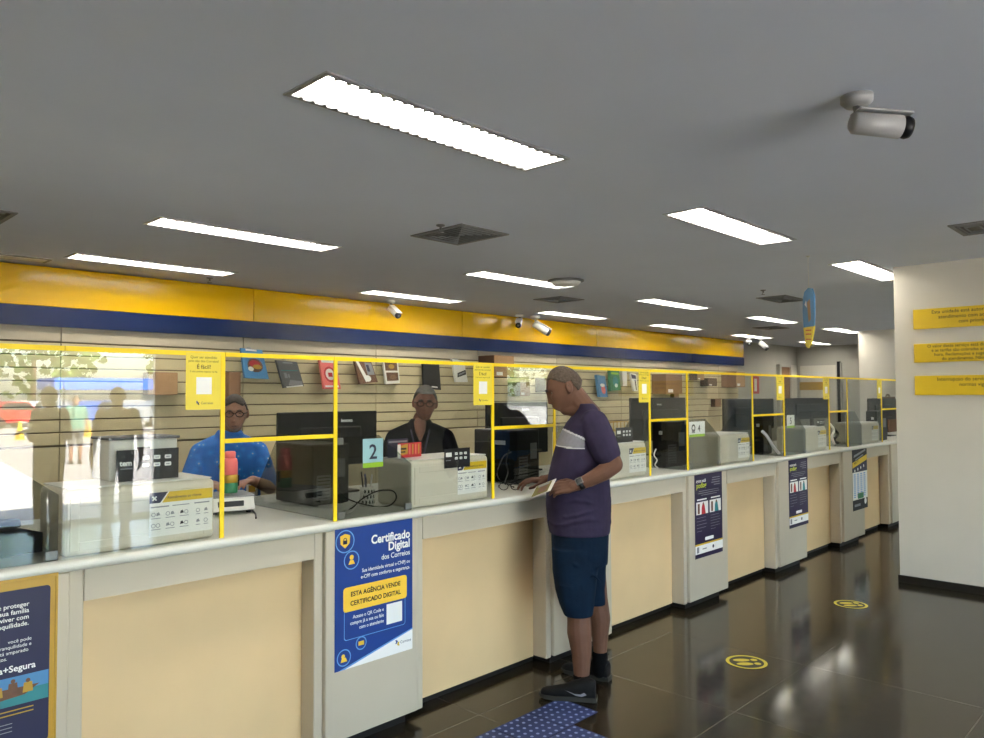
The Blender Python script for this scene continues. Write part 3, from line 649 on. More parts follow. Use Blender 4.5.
for px, D, rz, paint, lab in ((8, 42, .9, 'car_red', 'red car parked across the street'), (37, 47, 1.0, 'car_white', 'white car parked across the street'), (78, 62, .9, 'car_silver', 'silver car parked across the street'), (104, 47, .8, 'car_blue', 'blue car parked across the street'), (130, 60, .9, 'car_white', 'white car farther along the street'),
        (150, 44, 1.0, 'car_silver', 'silver car at the end of the row')):
    x, y = mirrored(px, 400, D); car(x, y, -rz+.3, paint, lab)
def tree(x, y, h, r, lab):
    e = empty('street_tree', (x, y, -.08), 0, lab, 'tree', 'street trees outside')
    MB().tube([(0, 0, 0), (.1, .05, h*.35), (0, 0, h*.6)], [.22, .17, .1], 'bark', 10).build('trunk', e)
    rnd = random.Random(int(x*10)); c = MB()
    for i in range(700):
        d = Vector((rnd.gauss(0, 1), rnd.gauss(0, 1), rnd.gauss(0, .8))).normalized()*(r*(.55+.45*rnd.random())); p = Vector((0, 0, h*.68)) + d
        a = Vector((rnd.gauss(0, 1), rnd.gauss(0, 1), rnd.gauss(0, 1))).normalized()*.38; b_ = a.orthogonal().normalized()*.3
        c.add([p-a, p-b_, p+a, p+b_], [[0, 1, 2, 3]], 'foliage')
    c.build('crown', e)
for i, (x, y, h, r) in enumerate(((3, -33, 6.5, 3.2), (9, -36, 7, 3.6), (15, -35, 6.4, 3.3), (21, -37, 7.4, 3.8), (27, -34, 6.6, 3.4), (34, -38, 7, 3.6), (41, -37, 7.4, 3.9), (50, -40, 8, 4.2))): tree(x*2.1-2, y-22, h*1.45, r*1.55, 'leafy green tree across the street')
ax, ay = mirrored(118, 400, 35)
aw = empty('market_awning', (ax, ay, -.08), 0, 'blue awning stall across the street', 'awning')
MB().prism([(-3, 2.0), (3, 2.0), (3, 2.5), (-3, 2.5)], -1.2, 1.2, 'awning_blue').build('canopy', aw)
for sx in (-2.8, 2.8):
    for sy in (-1.1, 1.1): MB().cyl((sx, sy, 0), (sx, sy, 2.02), .04, 'metal', 8).build('post', aw)
for i, (x, y) in enumerate((mirrored(20, 410, 30), mirrored(88, 410, 32))):
    e = empty('traffic_cone', (x, y, -.08), 0, 'yellow traffic cone on the street outside', 'traffic cone', 'traffic cones outside')
    MB().lathe([(.17, .03), (.03, .75)], 'cone_yellow', 16).build('body', e); MB().box(-.22, .22, -.22, .22, 0, .03, 'cone_yellow').build('base', e)
# ================================================================ goods hanging on the slatted wall
YSW = 6.9545
def goods(px, y_front, mat, name, lab, cat, paint=None, th=.03, group=None, hook=True):
    """a hung item whose face outline PX (four survey sights, clockwise from top left) lies at y_front"""
    P = [on_y(a, b, y_front) for a, b in px]
    c = sum(P, Vector())/4; mb = MB(); pts = [(p.x-c.x, p.z-c.z) for p in P]
    mb.prism(pts, 0, th, mat)
    if paint:
        # paint in the item's own (u, v) frame, u to the right, v upwards
        tl, tr, br, bl = [Vector((q[0], 0, q[1])) for q in pts]
        def Q(u, v, d=-.002): return tuple((bl*(1-u)+br*u)*(1-v) + (tl*(1-u)+tr*u)*v + Vector((0, d, 0)))
        def patch(us, m, d=-.002): mb.add([Q(u, v, d) for u, v in us], [list(range(len(us)))[::-1]], m)
        paint(patch)
    o = mb.build(name, label=lab, cat=cat, group=group, loc=(c.x, y_front, c.z))
    if hook:
        t = (P[0]+P[1])/2-c
        MB().tube([(t.x, th*.5, t.z-.005), (t.x, th*.5, t.z+.01), (t.x, YSW-y_front, t.z+.02)], .004, 'metal', 6).build('hanger_hook', o)
    return o
def bx(u0, u1, v0, v1): return [(u0, v0), (u0, v1), (u1, v1), (u1, v0)]
def ell(cu, cv, ru, rv, n=14): return [(cu+ru*math.cos(-2*math.pi*i/n), cv+rv*math.sin(-2*math.pi*i/n)) for i in range(n)]
YH = 6.86
def p1(p): p(bx(.2, .72, .93, .99), 'white_print'); p(ell(.52, .45, .34, .24), 'brown_print'); p(ell(.5, .5, .24, .12), 'red_print', -.003); p(ell(.6, .4, .2, .08), 'gold_print', -.004); p(ell(.3, .32, .12, .08), 'white_print', -.004); p(ell(.85, .12, .14, .07), 'sky_print', -.003); p(ell(.45, .75, .12, .02), 'white_print', -.003)
goods([(241, 348), (262, 350), (269, 379), (245, 378)], YH, 'sky_print', 'toy_pack', 'blue pack with a picture, hanging first in the row on the slatted wall', 'pack', p1)
def p2(p): p(bx(.28, .75, .9, .96), 'grey_print'); p(bx(.18, .32, .35, .55), 'grey_print', -.003); p(bx(.36, .44, .36, .5), 'grey_print'); p([(.25, .08), (.4, .28), (.95, .2), (.95, .04)], 'grey_print'); p(bx(.12, .95, .0, .05), 'white_print', -.003); p(bx(.1, .9, .62, .65), 'teal_print')
goods([(276, 360), (297, 362), (304, 386), (284, 388)], YH, 'grey_plastic', 'magazine', 'dark grey magazine, second item hanging on the slatted wall', 'magazine', p2)
def p3(p): p(ell(.5, .48, .36, .26), 'red_print'); p(ell(.5, .48, .27, .19), 'paper', -.003); p(bx(.38, .64, .4, .54), 'red_print', -.004); p(bx(.1, .9, .86, .95), 'paper'); p(bx(.1, .9, .06, .12), 'paper')
goods([(319, 358), (335, 359), (341, 389), (324, 389)], YH, 'pink_print', 'gift_card', 'pink and red card, third item hanging on the slatted wall', 'card', p3)
def p4(p): p([(.05, .95), (.2, .95), (.55, .1), (.35, .05)], 'paper'); p(ell(.5, .2, .18, .14), 'white_print', -.003); p(bx(.55, .95, .35, .9), 'grey_print'); p(bx(.6, .75, .5, .8), 'navy_print', -.003)
goods([(354, 359), (371, 361), (378, 382), (360, 384)], YH, 'brown_print', 'magazine', 'brown and white magazine, fourth item hanging on the slatted wall', 'magazine', p4)
def p5(p): p(bx(.07, .9, .56, .93), 'brown_print'); p(bx(.1, .92, .12, .48), 'brown_print'); p(ell(.5, .74, .2, .1), 'gold_print', -.003); p(ell(.55, .28, .22, .1), 'cardboard', -.003)
goods([(383, 360), (398, 361), (400, 383), (386, 384)], YH, 'paper', 'photo_card', 'white card with two brown pictures, fifth item hanging on the slatted wall', 'card', p5)
def p6(p): p(bx(.45, .8, .06, .11), 'white_print')
goods([(423, 362), (439, 363), (441, 390), (424, 388)], YH, 'black_print', 'folder', 'black folder hanging above the seated man in black', 'folder', p6)
def p7(p): p([(.18, .2), (.25, .4), (.98, .58), (.95, .36)], 'black_print'); p([(.3, .28), (.32, .36), (.88, .5), (.87, .43)], 'grey_print', -.003)
goods([(452, 359), (464, 361), (468, 382), (456, 382)], YH, 'paper', 'mailing_bag', 'white mailing bag with a slanted dark label on the slatted wall', 'bag', p7)
def p8(p): p(bx(.1, .9, .75, .95), 'sky_print'); p(ell(.55, .35, .25, .22), 'pink_print'); p(ell(.5, .55, .3, .08), 'paper', -.003)
goods([(597, 375), (605, 376), (608, 397), (600, 397)], 6.85, 'sky_print', 'book', 'light blue book on the slatted wall, right of the standing man', 'book', p8, .05)
def p9(p): p(ell(.5, .45, .28, .25), 'teal_print'); p(ell(.55, .25, .16, .1), 'paper', -.003); p(bx(.1, .9, .8, .9), 'sign_green')
goods([(610, 370), (619, 371), (621, 390), (611, 391)], 6.85, 'green_print', 'book', 'green book on the slatted wall, right of the light blue book', 'book', p9, .05)
goods([(622, 370), (627, 370), (627, 386), (623, 386)], 6.85, 'white_plastic', 'stationery_pack', 'narrow white pack between the green book and the slanted envelope', 'pack', None, .05)
def p10(p): p([(.1, .7), (.1, .95), (.9, .9), (.9, .7)], 'navy_print'); p(bx(.55, .75, .05, .65), 'navy_print')
goods([(630, 373), (636, 374), (638, 391), (634, 391)], 6.85, 'paper', 'mailing_bag', 'white and dark blue envelope just left of the third yellow notice', 'bag', p10, .03)
# cartons: left flank and front seen; depth solved from the two sights of the upper corners
def carton(pl, pc, pr, y0, y1, lab, mats=('cardboard', 'cardboard_light'), white=True, name='carton'):
    back = on_y(pl, y0, YSW); X = back.x
    d = sight(pc, y0); yf = d.y*(X/d.x); yf = min(max(yf, YSW-.42), YSW-.06)
    a = on_y(pc, y0, yf); b = on_y(pr, y0, yf); zb = on_y(pc, y1, yf).z
    w = min(b.x-a.x, .75); h = a.z-zb; D = YSW-yf
    e = empty(name, (a.x, yf, zb), 0, lab, 'carton', 'cartons on the slatted wall')
    MB().box(0, w, 0, D-.001, 0, h, mats[0], .004, 1).build('box', e)
    m = MB(); m.box(w*.0+.004, w-.004, -.0012, 0, .004, h-.004, mats[1]); m.build('front_face', e)
    if white: MB().box(w*.12, w*.42, -.0024, -.0013, h*.08, h*.24, 'white_print').build('address_label', e)
    MB().box(-.001, w+.001, D*.42, D*.58, h, h+.0012, 'cardboard_light').build('packing_tape', e)
carton(478, 494, 514, 355, 377, 'large carton with a dark flank above the second yellow notice', ('cardboard_dark', 'cardboard_light'))
carton(507.5, 520, 530, 382, 396, 'small dark carton just left of the standing man', ('cardboard_dark', 'cardboard'))
carton(535, 545, 552, 378, 392, 'dark carton partly behind the head of the standing man', ('cardboard_dark', 'brown_print'), False)
carton(651.5, 666, 682, 374, 394, 'wide brown carton above the opening right of the standing man', ('cardboard', 'cardboard'))
carton(670, 674, 679, 394, 400, 'tiny brown carton below the wide brown carton', ('cardboard_dark', 'cardboard'), False)
carton(689, 697, 704, 371, 380, 'dark carton with a pale front above the number 4', ('cardboard_dark', 'cardboard_light'))
carton(700, 708, 717, 378, 386, 'flat dark carton stepping down right of the pale-fronted carton', ('cardboard_dark', 'cardboard_dark'))
carton(721, 736, 745, 372, 387, 'last big brown carton at the end of the slatted wall', ('cardboard', 'cardboard_light'))
carton(710.5, 715, 721, 399, 407, 'small carton low on the slatted wall above the number 4', ('cardboard_dark', 'cardboard'), False)
carton(143, 148, 178, 372, 395, 'orange brown carton behind the left clear sheet', ('cardboard', 'cardboard_light'), False)
carton(222, 229, 241, 372, 402, 'flat tall carton behind the head of the woman in blue', ('cardboard', 'cardboard'), False)
# ================================================================ desk equipment
YD = 4.1
def monitor(px0, px1, y, zb, zt, lab, brand=None, rz=0., paint='black_plastic', tilt=0.):
    a = on_y(px0, 420, y).x; b = on_y(px1, 420, y).x; w = (b-a)/2
    e = empty('monitor', ((a+b)/2, y, ZT), rz, lab, 'monitor', 'monitors seen from behind')
    z0, z1 = zb-ZT, zt-ZT; X = Matrix.Translation((0, 0, z0)) @ Matrix.Rotation(tilt, 4, 'Y') @ Matrix.Translation((0, 0, -z0))
    b_ = MB(); b_.box(-w, w, 0, .022, z0, z1, paint, .006, 2, X=X); b_.box(-w*.62, w*.62, -.022, .0, z0+(z1-z0)*.12, z0+(z1-z0)*.72, paint, .012, 3, X=X); b_.build('back_shell', e)
    MB().box(-w+.008, w-.008, .022, .0235, z0+.012, z1-.008, 'screen', X=X).build('screen', e)
    s = MB(); s.box(-.035, .035, -.045, -.022, .012, z0+(z1-z0)*.4, paint, .006); s.build('stand', e)
    f = MB(); f.box(-.12, .12, -.13, .08, .0005, .014, paint, .005); f.build('foot', e)
    if brand:
        t = MB(); t.text(brand[0], brand[1]*w, z1-(z1-z0)*brand[2], .03, 'white_print', -.0012, bold=.01, X=X); t.build('maker_mark', e)
monitor(278, 377, 3.80, 1.17, 1.49, 'black monitor behind the number 2, beside the woman in blue', ('lenovo', .22, .2))
monitor(487, 548, 3.82, 1.14, 1.53, 'black monitor left of the face of the standing man', ('lenovo', .1, .16))
monitor(631, 686, 3.80, 1.16, 1.555, 'black monitor right of the shoulder of the standing man', ('lenovo', -.1, .18))
monitor(724, 774, 3.80, 1.19, 1.535, 'black tilted monitor behind the number 4', None, 0, 'dark_plastic')
monitor(786, 830, 3.80, 1.27, 1.535, 'wide black monitor behind the number 5', None, 0, 'dark_plastic')
monitor(869, 896, 3.32, 1.23, 1.525, 'last black monitor by the right wall', None, 0, 'dark_plastic')
def tower(x0, x1, y, z1, d, lab, mark=True):
    w = (x1-x0)/2; h = z1-ZT
    e = empty('computer_tower', ((x0+x1)/2, y, ZT), 0, lab, 'computer', 'computer cases on the desk')
    MB().box(-w, w, 0, d, .006, h, 'black_plastic', .008, 2).build('case', e)
    f = MB(); f.box(-w*.8, -w*.05, -.0015, 0, h*.1, h*.5, 'grey_plastic')
    for i in range(7): f.box(-w*.75, -w*.1, -.0025, -.0015, h*(.12+.055*i), h*(.12+.055*i)+.006, 'black_plastic')
    f.build('vent_grille', e)
    p = MB(); p.box(w*.2, w*.75, -.004, 0, h*.45, h*.75, 'grey_metal', .001); p.build('port_plate', e)
    sd = MB()
    if mark: sd.box(-w-.0012, -w, d*.25, d*.5, h*.72, h*.80, 'white_print'); sd.build('rating_label', e)
    for sx in (-1, 1): MB().box(sx*w*.7-.012, sx*w*.7+.012, .02, d-.02, .0004, .006, 'dark_plastic').build('foot', e)
tower(2.14, 2.36, 3.32, 1.335, .36, 'black computer case behind the pen cup and the number 2', False)
tower(3.56, 3.78, 3.22, 1.36, .38, 'black computer case just left of the standing man')
tower(5.105, 5.42, 3.08, 1.375, .12, 'black computer case in the opening right of the standing man')
tower(6.84, 7.04, 3.10, 1.38, .12, 'black computer case in the opening between numbers 4 and 5')
tower(9.60, 9.98, 2.96, 1.38, .12, 'black computer case beside the right wall')
# boxy printer on the first cabinet
def printer():
    e = empty('receipt_printer', (1.19, 3.02, ZT+.242), 0, 'pale boxy printer with a dark top slot, on the first cabinet', 'printer')
    MB().box(-.13, .13, 0, .18, 0, .155, 'white_plastic', .008, 2).build('body', e)
    MB().box(-.135, .135, -.01, .185, .155, .165, 'grey_plastic', .003).build('lid', e)
    MB().box(-.03, .02, -.0015, 0, .115, .125, 'black_plastic').build('paper_slot', e)
printer()
# scale with a bottle behind the first pole
def scale():
    p = on_z(231, 513, ZT); e = empty('postal_scale', (p.x, p.y, ZT), -.25, 'white postal scale with a dark display, below the striped bottle', 'scale')
    MB().prism([(-.1, .012), (.1, .012), (.1, .075), (-.1, .075)], -.03, .2, 'white_plastic').build('housing', e)
    d = MB(); d.add([(-.1, -.03, .012), (.1, -.03, .012), (.1, -.055, .018), (.1, -.03, .075), (-.1, -.03, .075), (-.1, -.055, .018)], [[5, 2, 3, 4], [0, 1, 2, 5]], 'white_plastic'); d.build('front_slope', e)
    MB().box(-.07, .05, -.047, -.034, .032, .062, 'black_plastic', .002).build('display', e)
    MB().box(-.11, .11, -.02, .22, .076, .082, 'grey_metal', .002).build('weighing_plate', e)
    for sx in (-.08, .08):
        for sy in (-.01, .17): MB().cyl((sx, sy, .0), (sx, sy, .013), .012, 'dark_plastic', 10).build('foot', e)
    b = empty('water_bottle', (p.x+.055, p.y+.12, ZT+.083), 0, 'pink, orange and green banded bottle standing on the postal scale', 'bottle')
    MB().lathe([(.036, 0), (.037, .004), (.037, .05)], 'green_print', 20).build('lower_band', b)
    MB().lathe([(.037, .05), (.037, .09)], 'gold_print', 20).build('middle_band', b)
    MB().lathe([(.037, .09), (.037, .15), (.034, .165), (.026, .172)], 'pink_print', 20).build('upper_band', b)
    MB().lathe([(.026, .172), (.027, .198), (.022, .205)], 'pink_print', 20).build('cap', b)
    MB().box(.03, .046, -.012, .012, .03, .085, 'black_plastic', .004).build('strap', b)
scale()
def pen_cup():
    p = on_z(367, 506, ZT); e = empty('pen_cup', (2.37 if False else p.x, p.y, ZT), 0, 'white patterned pen cup behind the smoked glass under the number 2', 'pen cup')
    c = MB(); c.lathe([(.036, .0005), (.038, .1), (.034, .1), (.033, .01)], 'white_plastic', 20); c.build('cup', e)
    d = MB(); rnd = random.Random(2)
    for i in range(18):
        a = math.radians(200+i*9); z = .015+.027*(i % 3); d.add([(.0385*math.cos(a+q), .0385*math.sin(a+q), z+w) for q, w in ((-.1, 0), (.1, 0), (.12, .014), (-.08, .018))], [[0, 1, 2, 3]], 'black_print')
    d.build('cup_pattern', e)
    for i in range(5): a = i*1.3; MB().cyl((.012*math.cos(a), .012*math.sin(a), .012), (.028*math.cos(a), .028*math.sin(a), .15+.012*(i % 3)), .0042, ['white_plastic', 'blue_print', 'black_plastic', 'grey_plastic', 'white_plastic'][i], 8).build('pen', e)
pen_cup()
def cable(pts, lab, r=.0035, mat='black_plastic', name='cable'):
    # smooth a polyline
    P = [Vector(p) for p in pts]; out = []
    for i in range(len(P)-1):
        p0, p1, p2, p3 = P[max(i-1, 0)], P[i], P[i+1], P[min(i+2, len(P)-1)]
        for k in range(6):
            t = k/6; out.append(.5*((2*p1)+(p2-p0)*t+(2*p0-5*p1+4*p2-p3)*t*t+(-p0+3*p1-3*p2+p3)*t**3))
    out.append(P[-1]); MB().tube(out, r, mat, 7).build(name, label=lab, cat='cable')
def cz(px, py, y=None, z=None): return on_z(px, py, z) if z else on_y(px, py, y)
cable([cz(342, 512, z=ZT+.004), cz(352, 508, z=ZT+.004), cz(362, 499, y=3.05), cz(378, 491, y=3.05), cz(393, 491, y=3.02), cz(396, 499, y=3.0), cz(388, 506, z=ZT+.004), cz(372, 506, z=ZT+.004), cz(350, 500, y=3.06), cz(340, 492, y=3.1)], 'looped black cable behind the smoked glass under the number 2')
cable([cz(345, 513, z=ZT+.004), cz(350, 507, z=ZT+.005), cz(357, 503, z=ZT+.005), cz(352, 511, z=ZT+.004), cz(346, 514, z=ZT+.004)], 'short white cable behind the smoked glass under the number 2', .005, 'white_plastic')
cable([cz(511, 452, y=3.15), cz(504, 456, y=3.14), cz(499, 466, y=3.12), cz(497, 474, y=3.12), cz(501, 481, z=ZT+.0045), cz(511, 485, z=ZT+.0045)], 'curved black cable by the eyeglasses')
cable([cz(509, 450, y=3.06), cz(506, 462, y=3.05), cz(508, 472, y=3.05), cz(505, 484, z=ZT+.0045), cz(514, 487, z=ZT+.0045)], 'second black cable by the eyeglasses')
cable([cz(243, 508, z=ZT+.004), cz(250, 509, z=ZT+.004), cz(255, 513, z=ZT+.004), cz(256, 518, z=ZT+.004)], 'black cable end beside the postal scale', .004)
cable([cz(656, 449, y=3.0), cz(654, 455, y=3.0), cz(657, 460, y=3.0), cz(655, 465, y=3.0), cz(658, 468, z=ZT+.004)], 'white cable in front of the computer case right of the standing man', .0045, 'white_plastic')
cable([cz(762, 431, y=3.02), cz(767, 436, y=2.99), cz(773, 446, y=2.96), cz(778, 452, y=2.94), cz(779, 454, y=2.93)], 'pale grey hose in the opening between numbers 4 and 5', .014, 'metal')
cable([cz(830, 424, y=2.96), cz(834, 430, y=2.95), cz(832, 437, y=2.95), cz(835, 445, z=ZT+.013)], 'white tangled cable right of the number 5', .012, 'white_plastic')
cable([cz(833, 428, y=3.06), cz(838, 434, y=3.05), cz(834, 440, y=3.04), cz(838, 443, z=ZT+.015)], 'black tangled cable right of the number 5', .014)
# scanner stand at the second opening
def scanner():
    e = empty('barcode_scanner', (1.89, 3.74, ZT), .3, 'black barcode scanner on a round-footed stand, beside the woman in blue', 'scanner')
    MB().lathe([(.075, .0005), (.075, .01), (.02, .02)], 'dark_plastic', 24).build('foot', e)
    MB().tube([(0, 0, .015), (.0, .01, .08), (-.01, .02, .15), (-.03, .0, .2)], [.011, .009, .009, .012], 'dark_plastic', 10).build('stand', e)
    h = MB(); h.tube([(-.05, -.04, .205), (-.01, .0, .22), (.03, .03, .19), (.03, .045, .09)], [.03, .026, .02, .016], 'black_plastic', 12); h.build('head', e)
scanner()
def phone(px, py, y, lab, s=1.):
    p = on_y(px, py, y); e = empty('desk_phone', (p.x, y, ZT), .15, lab, 'telephone', 'desk telephones')
    MB().prism([(-.1*s, .0005), (.1*s, .0005), (.1*s, .05), (.06*s, .1*s), (-.1*s, .1*s)], 0, .2*s, 'dark_plastic').build('base', e)
    MB().tube([(-.1*s, .02, .11*s), (-.06*s, .01, .13*s), (.06*s, .01, .13*s), (.1*s, .02, .11*s)], [.022, .014, .014, .022], 'dark_plastic', 10).build('handset', e)
def phone_on(px, py, lab): phone(px-4, py, 3.44, lab, 1.0)
phone_on(477, 450, 'dark desk telephone right of the seated man in black')
phone(736, 440, 3.24, 'dark desk telephone behind the cabinet by the number 4', 1.1)
# leaflets on the cabinet before the seated man
def leaflets():
    for i, (dx, dy, m, lab, tilt, w) in enumerate(((0, 0, 'red_print', 'red and orange leaflet standing on the cabinet before the seated man', .0, .17), (-.03, .05, 'navy_print', 'dark leaflet standing behind the red leaflet', .0, .15))):
        def pl(mb, w_, h_, i=i):
            if i == 0:
                mb.poly([(w_*.05, h_*.15), (w_*.4, h_*.25), (w_*.4, h_*.95), (w_*.05, h_*.8)], L1, 'gold_print'); R(mb, w_*.1, w_*.34, h_*.55, h_*.68, 'black_print', L2); R(mb, w_*.1, w_*.3, h_*.35, h_*.45, 'black_print', L2)
                for k in range(4): R(mb, w_*(.46+.13*k), w_*(.52+.13*k), h_*.2, h_*.9, 'gold_print' if k % 2 else 'pink_print')
            else: R(mb, w_*.05, w_*.95, h_*.8, h_*.9, 'grey_print')
        sheet('leaflet', 2.47+dx, 3.05+dy, ZT+.242, w, .075+.02*i, pl, m, lab, 'leaflet', None, .1, .0012)
    sheet('leaflet_holder', 2.46, 3.044, ZT+.242, .02, .07, lambda mb, w, h: None, 'paper', 'white leaflet edge standing beside the red leaflet', 'leaflet', None, .1, .004)
leaflets()
MB().box(-.17, .17, -.1, .1, 0, .004, 'grey_plastic').build('document_folder', label='flat grey folder lying on the cabinet before the seated man', cat='folder', loc=(2.68, 3.06, ZT+.2415)) if False else None
# paper sheets on the desk beside the woman
MB().box(-.12, .12, -.09, .09, 0, .003, 'paper').build('paper_sheets', label='white papers lying on the counter in front of the woman in blue', cat='paper', loc=(1.75, 3.75, ZT+.0003), rz=.2)
# black terminal at the far left
def terminal():
    p = on_z(8, 552, ZT); e = empty('card_terminal', (p.x, p.y, ZT), .2, 'black card terminal behind the clear sheet at the far left', 'terminal')
    MB().prism([(-.09, .0005), (.07, .0005), (.07, .07), (-.02, .1), (-.09, .09)], -.1, .1, 'black_plastic').build('body', e); MB().lathe([(.04, .09), (.035, .115)], 'dark_plastic', 16).build('knob', e)
terminal()
# wire basket and little things on the far desks
def basket():
    p0 = on_y(612, 437, 3.6); e = empty('wire_basket', (p0.x+.1, 3.6, ZT), 0, 'greenish wire basket on the desk right of the standing man', 'basket')
    b = MB(); b.box(-.13, .13, 0, .2, .0005, .2, 'gold_print'); b.build('tray', e); w = MB()
    for i in range(6): x = -.13+.052*i; w.cyl((x, 0, .2), (x, 0, .34), .004, 'gold_print', 6)
    for z in (.2, .27, .34): w.tube([(-.13, 0, z), (.13, 0, z), (.13, .2, z), (-.13, .2, z), (-.13, 0, z)], .005, 'gold_print', 6)
    w.build('wire_mesh', e)
basket()
def stapler():
    p = on_y(700, 418, 3.3); e = empty('tape_dispenser', (p.x, 3.1, ZT+.242), 0, 'small black dispenser with two prongs behind the number 4', 'dispenser')
    MB().box(-.06, .06, 0, .08, 0.0, .13, 'black_plastic', .006).build('body', e)
    for sx in (-.02, .04): MB().box(sx-.012, sx+.012, .02, .05, .13, .2, 'black_plastic', .003).build('prong', e)
stapler() if False else None
def prong_box():
    x = 5.74; e = empty('tape_dispenser', (x, 3.03, ZT+.242), 0, 'small black dispenser with two prongs above the number 4', 'dispenser')
    b = MB(); b.box(-.085, .085, 0, .09, 0, .20, 'white_plastic', .006).build('base', e); MB().box(-.07, .075, .01, .08, .2, .25, 'black_plastic', .004).build('body', e)
    for sx in (-.01, .045): MB().lathe([(.02, .25), (.012, .27), (.009, .3)], 'black_plastic', 10, X=Matrix.Translation((sx, .045, 0))).build('prong', e)
# eyeglasses on the counter
def eyeglasses():
    c = on_z(509.5, 490.5, ZT); e = empty('eyeglasses', (c.x, c.y, ZT), -math.radians(46)+.05, 'black-rimmed eyeglasses lying on the counter by the hand of the standing man', 'eyeglasses')
    f = MB(); r = .026
    for sx in (-1, 1):
        pts = [(sx*.034+r*math.cos(a)*1.0, 0, .025+r*.82*math.sin(a)) for a in [2*math.pi*i/20 for i in range(21)]]; f.tube(pts, .0022, 'black_plastic', 6)
    f.tube([(-.009, 0, .03), (0, -.003, .034), (.009, 0, .03)], .0022, 'black_plastic', 6); f.build('rim', e)
    for sx in (-1, 1):
        MB().lathe([(r*.95, -.0006), (r*.95, .0006)], 'acrylic', 20, X=Matrix.Translation((sx*.034, 0, .025)) @ Matrix.Scale(.82, 4, (0, 0, 1)) @ Matrix.Rotation(math.pi/2, 4, 'X')).build('lens', e)
        MB().tube([(sx*.06, 0, .032), (sx*.062, .04, .026), (sx*.06, .1, .012), (sx*.058, .13, .003)], .0022, 'black_plastic', 6).build('temple', e)
eyeglasses()
# ================================================================ ceiling fittings and far end
def vent(x, y, w, d, lab, slots=6):
    e = empty('ceiling_vent', (x, y, H), 0, lab, 'air vent', 'ceiling air vents')
    f = MB(); t = .03
    f.box(-w/2, w/2, -d/2, -d/2+t, -.008, 0, 'vent_paint', .001, 1); f.box(-w/2, w/2, d/2-t, d/2, -.008, 0, 'vent_paint', .001, 1); f.box(-w/2, -w/2+t, -d/2+t, d/2-t, -.008, 0, 'vent_paint', .001, 1); f.box(w/2-t, w/2, -d/2+t, d/2-t, -.008, 0, 'vent_paint', .001, 1); f.build('frame', e)
    MB().box(-w/2+t, w/2-t, -d/2+t, d/2-t, -.002, -.0005, 'black_plastic').build('duct_back', e)
    for k in range(slots):
        q = (d/2-t)*(1-(k+.5)/slots)
        if q < .02: continue
        wq = (w/2-t)*(1-(k+.5)/slots); b = MB()
        b.tube([(-wq, -q, -.006), (wq, -q, -.006), (wq, q, -.006), (-wq, q, -.006), (-wq, -q, -.006)], .006, 'vent_paint', 4, False); b.build('louver', e)
vent(3.49, 3.66, .44, .5, 'square ceiling air vent left of the middle ceiling lamps', 5)
vent(6.65, 5.36, .42, .4, 'square ceiling air vent beyond the round ceiling disc', 4)
vent(8.42, 3.56, .62, .34, 'flat ceiling air vent just left of the hanging sign', 4)
vent(1.0, 5.25, .5, .42, 'ceiling air vent at the left edge of the picture', 4)
vent(5.72, 1.14, .42, .22, 'ceiling air vent at the right edge of the picture', 3)
vent(11.95, 5.25, .5, .4, 'distant ceiling air vent above the far end of the counter', 4)
def linear_panel():
    e = empty('ceiling_panel', (.6, 6.67, H), 0, 'long unlit grey strip in the ceiling at the left edge', 'ceiling strip')
    MB().box(-1.27, 1.27, -.1, .1, -.008, 0, 'grey_metal', .002).build('frame', e); MB().box(-1.24, 1.24, -.07, .07, -.010, -.008, 'tube_off').build('diffuser', e)
linear_panel()
def disc_():
    e = empty('smoke_detector', (5.59, 4.42, H), 0, 'round grey disc on the ceiling beside a lamp', 'detector')
    MB().lathe([(.17, 0), (.17, -.012), (.15, -.018)], 'grey_metal', 28).build('mounting_ring', e); MB().lathe([(.14, -.018), (.12, -.045), (.06, -.055)], 'white_plastic', 28).build('cover', e)
disc_()
for x, y, lab in ((3.21, 3.54, 'small ceiling sprinkler beside the square air vent'), (7.57, 3.40, 'small ceiling sprinkler above the flat air vent'), (3.16, 6.60, 'small ceiling sprinkler above the yellow fascia on the left')):
    e = empty('sprinkler', (x, y, H), 0, lab, 'sprinkler', 'ceiling sprinklers'); MB().lathe([(.03, 0), (.026, -.008), (.008, -.012), (.008, -.03)], 'grey_metal', 14).build('socket', e); MB().lathe([(.02, -.045), (.02, -.048)], 'grey_metal', 14).build('deflector', e); MB().tube([(-.012, 0, -.028), (-.015, 0, -.04), (-.01, 0, -.046)], .003, 'grey_metal', 6).build('arm', e)
